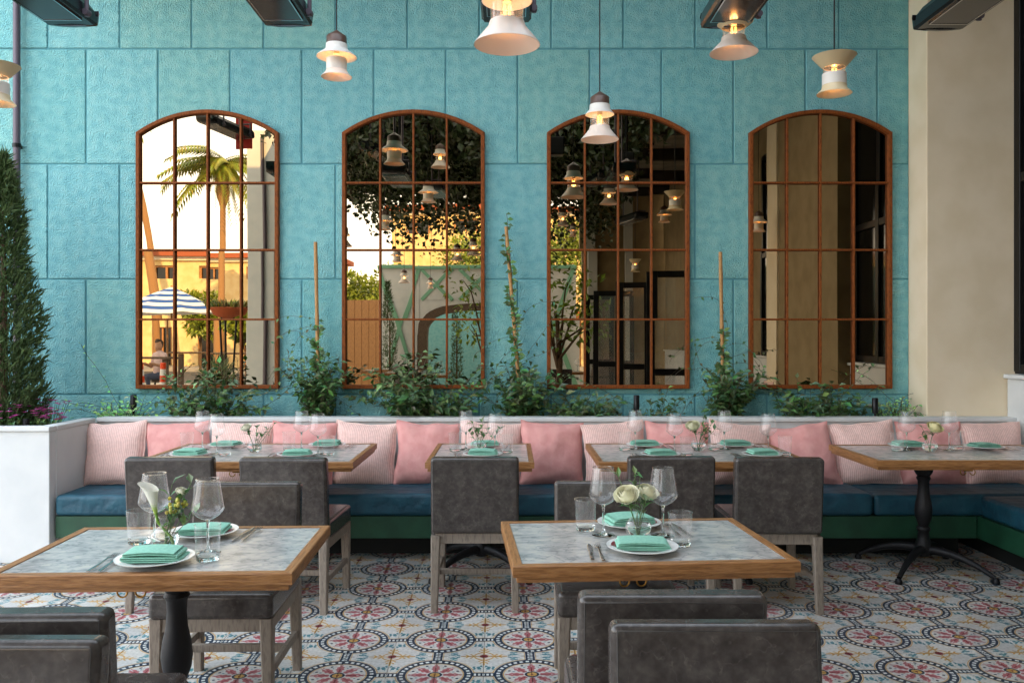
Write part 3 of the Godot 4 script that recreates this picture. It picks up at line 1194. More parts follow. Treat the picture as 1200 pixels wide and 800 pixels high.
func make_ware_shapes() -> void:
	var b := MB.new()
	b.lathe([Vector2(0.0055, 0.108), Vector2(0.018, 0.1115), Vector2(0.034, 0.121), Vector2(0.047, 0.134), Vector2(0.0525, 0.143), Vector2(0.0525, 0.149), Vector2(0.049, 0.168), Vector2(0.043, 0.205), Vector2(0.0375, 0.243)], 40, Vector3.ZERO, 0.3)
	shape.bowl = b.done()
	b = MB.new()
	b.lathe([Vector2(0.0362, 0.242), Vector2(0.0386, 0.242), Vector2(0.0386, 0.2445), Vector2(0.0362, 0.2445), Vector2(0.0362, 0.242)], 40)
	shape.rim = b.done()
	b = MB.new()
	b.lathe([Vector2(0, 0), Vector2(0.041, 0), Vector2(0.0415, 0.0015), Vector2(0.03, 0.003), Vector2(0.012, 0.006), Vector2(0.0055, 0.014), Vector2(0.0038, 0.04), Vector2(0.0038, 0.08), Vector2(0.005, 0.1), Vector2(0.0085, 0.11), Vector2(0, 0.112)], 32, Vector3.ZERO, 0.5)
	shape.stem = b.done()
	b = MB.new()
	b.lathe([Vector2(0.0355, 0.014), Vector2(0.041, 0.113)], 40)
	shape.tumbler_wall = b.done()
	b = MB.new()
	b.lathe([Vector2(0, 0), Vector2(0.033, 0), Vector2(0.0352, 0.003), Vector2(0.0358, 0.016), Vector2(0.033, 0.0125), Vector2(0, 0.012)], 32, Vector3.ZERO, 0.5)
	shape.tumbler_base = b.done()
	b = MB.new()
	b.lathe([Vector2(0.0403, 0.1125), Vector2(0.0417, 0.1125), Vector2(0.0417, 0.1142), Vector2(0.0403, 0.1142), Vector2(0.0403, 0.1125)], 40)
	shape.tumbler_rim = b.done()
	b = MB.new()
	b.lathe([Vector2(0, 0.001), Vector2(0.05, 0.0), Vector2(0.066, 0.003), Vector2(0.1, 0.011), Vector2(0.119, 0.016), Vector2(0.12, 0.0185), Vector2(0.115, 0.0185), Vector2(0.095, 0.0145), Vector2(0.07, 0.0075), Vector2(0.06, 0.006), Vector2(0, 0.006)], 48, Vector3.ZERO, 0.6)
	shape.plate = b.done()
	b = MB.new()
	var g := []
	for e in [0.086, 0.104]:
		var row := PackedVector3Array()
		for i in 15:
			var a := PI * 0.86 + i * 0.042
			row.append(Vector3(cos(a) * e, 0.0138 + (e - 0.086) * 0.22, -sin(a) * e))
		g.append(row)
	b.grid(g, -1.0 if false else 1.0)
	shape.mark = b.done()
	for k in 2:
		shape["napkin%d" % k] = napkin_mesh(k)
	# fork: handle then four tines, lying along -z
	b = MB.new()
	flat_bar(b, [[0.1, 0.0055, 0.004], [0.06, 0.0065, 0.004], [0.0, 0.0035, 0.006], [-0.035, 0.003, 0.009], [-0.05, 0.009, 0.0085], [-0.062, 0.0115, 0.006]], 0.0025)
	for i in 4:
		var x := (i - 1.5) * 0.0058
		b.tube([Vector3(x, 0.0062, -0.06), Vector3(x, 0.004, -0.08), Vector3(x, 0.006, -0.104)], [0.0017, 0.0016, 0.0008], 5)
	shape.fork = b.done()
	b = MB.new()
	flat_bar(b, [[0.1, 0.0065, 0.004], [0.06, 0.0068, 0.004], [0.012, 0.006, 0.005], [0.0, 0.0045, 0.005], [-0.012, 0.009, 0.004], [-0.07, 0.0095, 0.0038], [-0.1, 0.006, 0.0035], [-0.112, 0.001, 0.0035]], 0.002)
	shape.knife = b.done()
	# bud vase
	b = MB.new()
	b.lathe([Vector2(0, 0.003), Vector2(0.028, 0.003), Vector2(0.042, 0.014), Vector2(0.0475, 0.034), Vector2(0.043, 0.053), Vector2(0.028, 0.068), Vector2(0.018, 0.077), Vector2(0.0165, 0.088), Vector2(0.0185, 0.1), Vector2(0.022, 0.106)], 36, Vector3.ZERO, 0.2)
	shape.vase = b.done()
	b = MB.new()
	b.lathe([Vector2(0, 0.0), Vector2(0.027, 0.0), Vector2(0.03, 0.004), Vector2(0.026, 0.006), Vector2(0, 0.007)], 28, Vector3.ZERO, 0.4)
	shape.vase_foot = b.done()
	b = MB.new()
	b.lathe([Vector2(0.0208, 0.105), Vector2(0.0226, 0.105), Vector2(0.0226, 0.1072), Vector2(0.0208, 0.1072), Vector2(0.0208, 0.105)], 28)
	shape.vase_rim = b.done()
	b = MB.new()
	b.lathe([Vector2(0, 0.0075), Vector2(0.027, 0.0075), Vector2(0.0405, 0.016), Vector2(0.046, 0.034), Vector2(0.0445, 0.046), Vector2(0, 0.046)], 36, Vector3.ZERO, 0.4)
	shape.water = b.done()


func flat_bar(b: MB, rows: Array, th: float) -> void:
	for i in rows.size() - 1:
		var p = rows[i]
		var q = rows[i + 1]
		var a := [Vector3(-p[1], p[2], p[0]), Vector3(p[1], p[2], p[0]), Vector3(q[1], q[2], q[0]), Vector3(-q[1], q[2], q[0])]
		var dn := Vector3(0, -th, 0)
		var up := Vector3(0, 1, 0)
		var k := 0.7
		var s := []
		for e in a:
			s.append(Vector3(e.x * k, e.y, e.z))
		b.quad(s[0], s[1], s[2], s[3], up)
		var lo := Vector3(0, -th * 0.4, 0)
		b.quad(a[0] + lo, s[0], s[3], a[3] + lo, Vector3(-0.6, 0.8, 0))
		b.quad(a[1] + lo, s[1], s[2], a[2] + lo, Vector3(0.6, 0.8, 0))
		b.quad(a[0] + dn, a[1] + dn, a[2] + dn, a[3] + dn, Vector3.DOWN)
		b.quad(a[0] + lo, a[3] + lo, a[3] + dn, a[0] + dn, Vector3.LEFT)
		b.quad(a[1] + lo, a[2] + lo, a[2] + dn, a[1] + dn, Vector3.RIGHT)
	for e in [0, rows.size() - 1]:
		var p = rows[e]
		var sg := 1.0 if e == 0 else -1.0
		b.quad(Vector3(-p[1], p[2], p[0]), Vector3(p[1], p[2], p[0]), Vector3(p[1], p[2] - th, p[0]), Vector3(-p[1], p[2] - th, p[0]), Vector3(0, 0, sg))


# a cloth folded to and fro: a serpentine sheet with its own thickness
func napkin_mesh(k: int) -> ArrayMesh:
	var path := []
	var half := 0.083
	var y := 0.003
	var layers := 5
	for l in layers:
		var dirn := 1.0 if l % 2 == 0 else -1.0
		var hl := half * (1.0 - 0.035 * l)
		for i in 9:
			var t := i / 8.0 * 2.0 - 1.0
			path.append(Vector2(dirn * t * hl, y + (0.0035 * (1.0 - t * t) if l > 2 else 0.0) + 0.0002 * sin(t * 3 + l * 2 + k)))
		if l < layers - 1:
			for i in [1, 2, 3]:
				var a: float = -PI / 2 + PI * i / 4.0
				path.append(Vector2(dirn * (hl + 0.0035 * cos(a)), y + 0.0027 + 0.0027 * sin(a)))
		y += 0.0054
	var b := MB.new()
	var th := 0.0019
	var m := path.size()
	var up := []
	var dn := []
	for i in m:
		var d: Vector2 = (path[mini(i + 1, m - 1)] - path[maxi(i - 1, 0)]).normalized()
		var nn := Vector2(-d.y, d.x)
		up.append(path[i] + nn * th)
		dn.append(path[i] - nn * th)
	var zs := [-0.056, -0.054, -0.03, 0.0, 0.03, 0.054, 0.056]
	for face in [[up, 1.0], [dn, -1.0]]:
		var g := []
		for zi in zs.size():
			var row := PackedVector3Array()
			for i in m:
				var p: Vector2 = face[0][i]
				var z: float = zs[zi]
				var lay := float(i) / m
				var round_ := 1.0 if zi == 0 or zi == 6 else 0.0
				var skew := (0.06 if k == 0 else -0.05) * (lay - 0.4)
				var pin: Vector2 = path[i].lerp(p, 1.0 - 0.6 * round_)
				row.append(Vector3(pin.x + z * skew, pin.y + 0.003, z + pin.x * skew * 0.5))
			g.append(row)
		b.grid(g, -face[1])
	for e in [0, 6]:
		var z: float = zs[e]
		for i in m - 1:
			var q := []
			for pr in [[up[i], i], [up[i + 1], i + 1], [dn[i + 1], i + 1], [dn[i], i]]:
				var p: Vector2 = path[pr[1]].lerp(pr[0], 0.4)
				var lay := float(i) / m
				var skew := (0.06 if k == 0 else -0.05) * (lay - 0.4)
				q.append(Vector3(p.x + z * skew, p.y + 0.003, z + p.x * skew * 0.5))
			b.quad(q[0], q[1], q[2], q[3], Vector3(0, 0, signf(z)))
	return b.done()


const TOP := 0.7385


func wine_glass(x: float, z: float, label: String, y := TOP) -> void:
	var t := thing("wine_glass", label, "wine glass", Vector3(x, y, z), rnd(0, 6), "wine glasses on the tables")
	part(t, "bowl", shape.bowl, M.sheet)
	part(t, "rim", shape.rim, M.glass)
	part(t, "stem", shape.stem, M.glass)


func tumbler(x: float, z: float, label: String) -> void:
	var t := thing("water_glass", label, "tumbler", Vector3(x, TOP, z), rnd(0, 6), "water tumblers on the tables")
	part(t, "side", shape.tumbler_wall, M.sheet)
	part(t, "base", shape.tumbler_base, M.glass)
	part(t, "rim", shape.tumbler_rim, M.glass)


func plate(x: float, z: float, turn: float, where: String, k := 0) -> void:
	var t := thing("plate", "white dinner plate under the folded napkin " + where, "plate", Vector3(x, TOP, z), turn, "white plates on the tables")
	part(t, "dish", shape.plate, M.porcelain)
	part(t, "rim_mark", shape.mark, M.rim_red)
	var n := part(self, "napkin", shape["napkin%d" % k], M.mint, Vector3(x, TOP + 0.006, z), Basis(Vector3.UP, turn + rnd(-0.1, 0.1)) * Basis.from_scale(Vector3(rnd(0.93, 1.06), rnd(0.85, 1.2), rnd(0.93, 1.08))))
	tag(n, "mint green napkin folded on the plate " + where, "napkin", "mint napkins on the plates")


func cutlery(x: float, z: float, where: String, turn := 0.0, swap := false) -> void:
	for k in 2:
		var fork := (k == 0) != swap
		var o := part(self, "fork" if fork else "knife", shape.fork if fork else shape.knife, M.steel, Vector3(x + k * 0.03, TOP + (-0.0002 if fork else 0.0002), z + (0.004 if k else 0.0)), Basis(Vector3.UP, turn + (0.03 if k else -0.02)))
		tag(o, ("steel fork " if fork else "steel knife ") + where, "fork" if fork else "knife", "forks beside the plates" if fork else "knives beside the plates")


func vase(x: float, z: float, where: String) -> void:
	var t := thing("bud_vase", "round clear glass bud vase " + where, "vase", Vector3(x, TOP, z), 0.0, "glass bud vases on the tables")
	part(t, "body", shape.vase, M.sheet)
	part(t, "foot", shape.vase_foot, M.glass)
	part(t, "rim", shape.vase_rim, M.glass)
	part(t, "water", shape.water, M.water)


func green(k := 1.0) -> Color:
	return Color(rnd(0.05, 0.11), rnd(0.11, 0.2), rnd(0.04, 0.065)) * k


func stem_pts(a: Vector3, b: Vector3, sway := 0.01) -> Array:
	var o := []
	var w := Vector3(rnd(-sway, sway), 0, rnd(-sway, sway))
	for i in 6:
		var t := i / 5.0
		o.append(a.lerp(b, t) + w * sin(t * PI))
	return o


func rose(base: Vector3, head: Vector3, r: float, label: String, tint: Color) -> void:
	var t := thing("rose", label, "flower", base, 0.0, "cut flowers in the bud vases")
	var h := head - base
	var b := MB.new()
	b.col = Color(0.07, 0.16, 0.03)
	b.tube(stem_pts(Vector3(0, 0.012, 0), h), 0.0022, 6)
	part(t, "stem", b.done(), M.leaf)
	b = MB.new()
	var up := (h.normalized() + Vector3(0, 0, 0.45)).normalized()
	var sx := up.cross(Vector3.FORWARD).normalized()
	var sz := sx.cross(up)
	b.xf = Transform3D(Basis(sx, up, sz), h)
	var rings := [[0.1, 3, 1.02, -0.2], [0.22, 3, 1.04, -0.25], [0.36, 4, 1.03, -0.2], [0.52, 5, 0.99, -0.1], [0.7, 5, 0.92, 0.1], [0.88, 6, 0.8, 0.45]]
	for q in rings.size():
		var R: float = rings[q][0] * r
		for k in rings[q][1]:
			var a0: float = TAU * k / rings[q][1] + q * 0.9
			var span: float = TAU / rings[q][1] * 0.78
			b.col = tint * rnd(0.92, 1.05)
			b.col.a = 1
			var g := []
			for j in 6:
				var v := j / 5.0
				var row := PackedVector3Array()
				for i in 7:
					var u := i / 3.0 - 1.0
					var edge_ := 1.0 - 0.22 * pow(absf(u), 2.5)
					var rad: float = R * (0.4 + 0.72 * sin(minf(v * 2.1, 1.9))) + pow(v, 4) * R * rings[q][3] * 0.6 + 0.02 * r
					var y: float = -0.62 * r + r * 1.35 * rings[q][2] * v * edge_ - pow(v, 5) * r * maxf(0.0, rings[q][3]) * 0.4
					var a: float = a0 + u * span * (0.55 + 0.45 * v)
					row.append(Vector3(cos(a) * rad, y, sin(a) * rad))
				g.append(row)
			b.grid(g, -1.0)
	part(t, "bloom", b.done(), M.petal)
	b = MB.new()
	for k in 5:
		b.col = green(1.3)
		var a := TAU * k / 5.0
		b.leaf(h - up * r * 0.6, Vector3(cos(a), -0.35, sin(a)), Vector3.UP, r * 1.0, r * 0.3)
	for k in 4:
		b.col = green(1.2)
		var p: Vector3 = h * rnd(0.6, 0.85)
		b.leaf(p, Vector3(rnd(-1, 1), rnd(0.0, 0.8), rnd(-1, 1)), Vector3.UP, 0.045, 0.026)
	part(t, "leaves", b.done(), M.leaf)


func sprig(base: Vector3, tips: Array, label: String, leaf_len := 0.035, berries := false, bud := false) -> void:
	var t := thing("berry_sprig" if berries else "leaf_sprig", label, "flower", base, 0.0, "cut flowers in the bud vases")
	var b := MB.new()
	var f := MB.new()
	var s := MB.new()
	for e in tips:
		var h: Vector3 = e - base
		b.col = Color(0.09, 0.16, 0.04)
		var pts := stem_pts(Vector3(0, 0.012, 0), h)
		b.tube(pts, 0.0014, 5)
		for i in range(3, 6):
			for k in 2:
				f.col = green(1.4)
				f.leaf(pts[i], Vector3(rnd(-1, 1), rnd(-0.1, 0.9), rnd(-1, 1)), Vector3.UP, leaf_len * rnd(0.7, 1.2), leaf_len * 0.42)
		if berries:
			for k in 4:
				s.col = Color(rnd(0.5, 0.62), rnd(0.45, 0.55), rnd(0.06, 0.12))
				s.ball(h + rv(0.012), 0.0062, 10, 1.15)
	part(t, "stems", b.done(), M.leaf)
	part(t, "leaves", f.done(), M.leaf)
	if berries:
		part(t, "berries", s.done(), M.leaf)


func calla(base: Vector3, head: Vector3, label: String) -> void:
	var t := thing("calla_lily", label, "flower", base, 0.0, "cut flowers in the bud vases")
	var h := head - base
	var b := MB.new()
	b.col = Color(0.16, 0.3, 0.04)
	b.tube([Vector3(0.035, 0.012, 0.012), Vector3(0.02, 0.045, 0.008), h * 0.45 + Vector3(0.0, -0.004, 0), h * 0.62], [0.0045, 0.0046, 0.0048, 0.0052], 8)
	part(t, "stem", b.done(), M.leaf)
	b = MB.new()
	var d := (h - h * 0.6).normalized()
	var sx := d.cross(Vector3.FORWARD).normalized()
	b.xf = Transform3D(Basis(sx, d, sx.cross(d)), h * 0.58)
	var ln := h.length() * 0.46
	var rows := []
	for j in 11:
		var v := j / 10.0
		var row := PackedVector3Array()
		for i in 17:
			var a := TAU * i / 16.0
			var lip := 0.5 + 0.5 * cos(a)
			var rad := 0.0058 + 0.0175 * pow(v, 1.3) + 0.008 * pow(v, 8) * (0.3 + lip)
			var y := ln * v * (0.72 + 0.42 * lip * v)
			row.append(Vector3(cos(a) * rad, y, sin(a) * rad))
		rows.append(row)
	# green throat, ivory mouth: the flower's own colouring
	for j in 10:
		var v := j / 10.0
		b.col = Color(0.34, 0.46, 0.08).lerp(Color(0.8, 0.78, 0.68), smoothstep(0.1, 0.45, v))
		b.grid([rows[j], rows[j + 1]], -1.0)
	part(t, "spathe", b.done(), M.petal)
	b = MB.new()
	b.xf = Transform3D(Basis(sx, d, sx.cross(d)), h * 0.58)
	b.col = Color(0.75, 0.5, 0.06)
	b.tube([Vector3(0, ln * 0.15, 0), Vector3(0, ln * 0.75, 0)], [0.003, 0.002], 6)
	part(t, "spadix", b.done(), M.petal)


func lay_tables() -> void:
	make_ware_shapes()
	var T := TOP
	# front table with the calla lily
	make_table("stone topped oak edged front table holding the calla lily", "tables with oak edges", 0.92, 0.65, Vector3(-1.132, 0, -2.865), deg_to_rad(2))
	var n := "on the calla lily table"
	plate(-1.125, -2.672, 0.12, "at the near side of the calla lily table", 0)
	plate(-1.105, -3.045, PI + 0.1, "at the far side of the calla lily table", 1)
	wine_glass(-1.0, -2.79, "tall wine glass right of the calla lily")
	wine_glass(-1.225, -2.905, "tall wine glass directly behind the calla lily")
	tumbler(-0.968, -2.70, "clear water tumbler in front of the right wine glass " + n)
	tumbler(-1.285, -2.92, "clear water tumbler left of the calla lily")
	cutlery(-1.285, -2.66, "left of the near plate " + n, 0.05)
	cutlery(-0.965, -3.05, "right of the far plate " + n, -0.06, true)
	vase(-1.165, -2.845, "holding the calla lily")
	calla(Vector3(-1.165, T, -2.845), Vector3(-1.206, 0.95, -2.82), "ivory calla lily leaning left in the bud vase")
	sprig(Vector3(-1.165, T, -2.845), [Vector3(-1.135, 0.898, -2.85), Vector3(-1.11, 0.905, -2.845), Vector3(-1.12, 0.875, -2.82), Vector3(-1.10, 0.883, -2.86), Vector3(-1.145, 0.872, -2.82)], "sprig of yellow berries beside the calla lily", 0.035, true)
	sprig(Vector3(-1.165, T, -2.845), [Vector3(-1.15, 0.95, -2.87), Vector3(-1.085, 0.955, -2.87), Vector3(-1.06, 0.86, -2.84)], "green leaf sprig behind the yellow berries", 0.05)
	rose(Vector3(-1.165, T, -2.845), Vector3(-1.115, 0.928, -2.86), 0.017, "small white bud above the yellow berries", Color(0.78, 0.76, 0.62))
	# front table with the roses
	make_table("stone topped oak edged front table holding two white roses", "tables with oak edges", 0.92, 0.65, Vector3(0.445, 0, -2.985), deg_to_rad(4))
	n = "on the rose table"
	plate(0.442, -2.825, -0.08, "at the near side of the rose table", 1)
	plate(0.449, -3.19, PI + 0.15, "at the far side of the rose table", 0)
	wine_glass(0.335, -3.04, "tall wine glass left of the two white roses")
	wine_glass(0.548, -3.03, "tall wine glass right of the two white roses")
	tumbler(0.278, -3.12, "clear water tumbler at the left " + n)
	tumbler(0.582, -2.89, "clear water tumbler at the right " + n)
	cutlery(0.266, -2.79, "left of the near plate " + n, -0.02, true)
	cutlery(0.60, -3.12, "right of the far plate " + n, 0.1)
	vase(0.457, -3.01, "holding the two white roses")
	rose(Vector3(0.457, T, -3.01), Vector3(0.412, 0.89, -2.985), 0.039, "larger creamy white rose turned to the left tumbler", Color(0.82, 0.79, 0.58))
	rose(Vector3(0.457, T, -3.01), Vector3(0.49, 0.892, -3.03), 0.037, "creamy white rose half hidden behind leaves by the right wine glass", Color(0.8, 0.77, 0.56))
	sprig(Vector3(0.457, T, -3.01), [Vector3(0.45, 0.955, -3.04), Vector3(0.47, 0.95, -3.05), Vector3(0.475, 0.875, -2.96), Vector3(0.395, 0.94, -3.07), Vector3(0.46, 0.87, -2.97)], "dark leaf sprig between the two white roses", 0.045)
	# wall tables
	make_table("large oak edged wall table nearest the white planter", "tables with oak edges", 1.27, 0.87, Vector3(-1.533, 0, -5.255), 0.0)
	make_table("narrow two-seat oak edged wall table", "tables with oak edges", 0.625, 0.87, Vector3(-0.175, 0, -5.255), 0.0)
	make_table("wide oak edged wall table set for four with a white rose", "tables with oak edges", 1.23, 0.87, Vector3(1.12, 0, -5.255), 0.0)
	make_table("corner oak edged table below the cream pier", "tables with oak edges", 1.28, 0.74, Vector3(2.76, 0, -5.25), 0.0, -0.19)
	var A := "of the large wall table"
	var B := "of the narrow two-seat table"
	var C := "of the wide wall table"
	var D := "of the corner table"
	for q in [[-1.85, -5.50, "at the back left " + A], [-1.194, -5.50, "at the back right " + A], [-1.92, -5.06, "at the front left " + A], [-1.278, -5.06, "at the front right " + A],
			[-0.165, -5.50, "at the back " + B], [-0.165, -5.06, "at the front " + B],
			[0.875, -5.50, "at the back left " + C], [1.467, -5.50, "at the back right " + C], [0.9, -5.06, "at the front left " + C], [1.51, -5.06, "at the front right " + C],
			[2.57, -5.46, "at the back left " + D], [3.03, -5.40, "at the right " + D]]:
		plate(q[0], q[1], (0.0 if q[1] > -5.3 else PI) + rnd(-0.15, 0.15), q[2], rng.randi() % 2)
		var s := 1.0 if q[1] < -5.3 else -1.0
		cutlery(q[0] + s * 0.15 - 0.015, q[1], "by the plate " + q[2], rnd(-0.08, 0.08), s > 0)
	for q in [[-1.955, -5.36, "at the back left " + A], [-1.795, -5.16, "at the front left " + A], [-1.326, -5.36, "at the back right " + A], [-1.176, -5.16, "at the front right " + A],
			[-0.282, -5.36, "at the left " + B], [-0.094, -5.16, "at the right " + B],
			[0.796, -5.38, "at the back left " + C], [1.004, -5.16, "left of the white rose " + C], [1.364, -5.38, "right of the white rose " + C], [1.576, -5.16, "at the front right " + C],
			[2.507, -5.34, "left of the yellow rose " + D], [2.772, -5.33, "right of the yellow rose " + D]]:
		wine_glass(q[0], q[1], "wine glass " + q[2])
	for q in [[-2.03, -5.3, "at the back left " + A], [-1.72, -5.08, "at the front left " + A], [-1.40, -5.34, "at the back right " + A], [-1.10, -5.1, "at the front right " + A],
			[-0.345, -5.28, "at the left " + B], [-0.022, -5.2, "at the right " + B],
			[0.72, -5.32, "at the back left " + C], [1.06, -5.06, "left of the white rose " + C], [1.29, -5.34, "right of the white rose " + C], [1.66, -5.1, "at the front right " + C],
			[2.43, -5.3, "at the left " + D], [2.85, -5.38, "right of the yellow rose " + D]]:
		tumbler(q[0], q[1], "water tumbler " + q[2])
	vase(-1.588, -5.24, "on the large wall table nearest the planter")
	var v0 := Vector3(-1.588, T, -5.24)
	rose(v0, v0 + Vector3(-0.05, 0.15, 0.0), 0.03, "white bud in the vase of the large wall table", Color(0.76, 0.74, 0.6))
	sprig(v0, [v0 + Vector3(0.12, 0.17, 0), v0 + Vector3(0.02, 0.15, 0.02), v0 + Vector3(0.045, 0.12, 0.01), v0 + Vector3(0.08, 0.14, 0)], "drooping leaf sprig in the vase of the large wall table", 0.045)
	vase(-0.195, -5.28, "on the narrow two-seat table")
	v0 = Vector3(-0.195, T, -5.28)
	sprig(v0, [v0 + Vector3(-0.04, 0.17, 0), v0 + Vector3(0.02, 0.18, 0.02), v0 + Vector3(0.06, 0.13, 0.01), v0 + Vector3(0.13, 0.13, 0), v0 + Vector3(-0.06, 0.12, 0.02), v0 + Vector3(0.0, 0.13, 0.03)], "bare green leaf sprig in the vase of the narrow table", 0.05)
	vase(1.18, -5.3, "on the wide wall table")
	v0 = Vector3(1.18, T, -5.3)
	rose(v0, v0 + Vector3(-0.035, 0.155, 0.01), 0.04, "white rose in the vase of the wide wall table", Color(0.78, 0.76, 0.55))
	sprig(v0, [v0 + Vector3(0.04, 0.25, 0), v0 + Vector3(0.08, 0.17, 0.02), v0 + Vector3(0.1, 0.13, 0.01), v0 + Vector3(0.05, 0.19, 0), v0 + Vector3(0.03, 0.14, 0.02)], "tall leaf sprig right of the white rose on the wide table", 0.055)
	vase(2.61, -5.25, "on the corner table")
	v0 = Vector3(2.61, T, -5.25)
	rose(v0, v0 + Vector3(0.025, 0.15, 0.01), 0.043, "pale yellow rose in the vase of the corner table", Color(0.8, 0.74, 0.42))
	sprig(v0, [v0 + Vector3(-0.05, 0.15, 0), v0 + Vector3(-0.06, 0.11, 0.02)], "dark leaf sprig left of the pale yellow rose", 0.045)
	# tables behind the camera, seen only in the mirrors
	make_table("front table under the camera, seen low in the lattice mirror", "tables behind the camera", 0.92, 0.65, Vector3(-1.13, 0, -0.85), 0.0)
	make_table("front table under the camera, seen low in the folding door mirror", "tables behind the camera", 0.92, 0.65, Vector3(0.45, 0, -0.95), 0.0)
	make_table("first rear table reflected below the hanging lamps", "tables behind the camera", 1.27, 0.87, Vector3(-1.9, 0, 4.1), 0.0)
	make_table("second rear table reflected before the lattice wall", "tables behind the camera", 1.27, 0.87, Vector3(-2.6, 0, 5.7), 0.0)
	make_table("rear table reflected beside the tree", "tables behind the camera", 0.92, 0.65, Vector3(1.0, 0, 5.0), 0.0)
	var k := 0
	for q in [[-2.2, 3.9], [-1.6, 3.9], [-2.2, 4.3], [-2.9, 5.5], [-2.3, 5.5], [0.9, 4.85], [1.2, 5.1]]:
		plate(q[0], q[1], rnd(0, 3), ["left front of the first rear table", "right front of the first rear table", "far side of the first rear table", "left of the second rear table", "right of the second rear table", "near side of the rear table by the tree", "far side of the rear table by the tree"][k])
		wine_glass(q[0] + 0.17, q[1], "wine glass " + ["left front of the first rear table", "right front of the first rear table", "far side of the first rear table", "left of the second rear table", "right of the second rear table", "near side of the rear table by the tree", "far side of the rear table by the tree"][k])
		k += 1


# ---------------------------------------------------------------- lamps and heaters
const ROOF := 4.9


func shell(b: MB, pr: Array, th := 0.003, seg := 32) -> void:
	# outer wall, lip and inner wall of a turned shade; pr runs upwards
	var full := []
	for p in pr:
		full.append(Vector2(p[0], p[1]))
	for i in pr.size():
		var p = pr[pr.size() - 1 - i]
		full.append(Vector2(p[0] - th, p[1]))
	full.append(Vector2(pr[0][0], pr[0][1]))
	b.lathe(full, seg, Vector3.ZERO, 0.5)


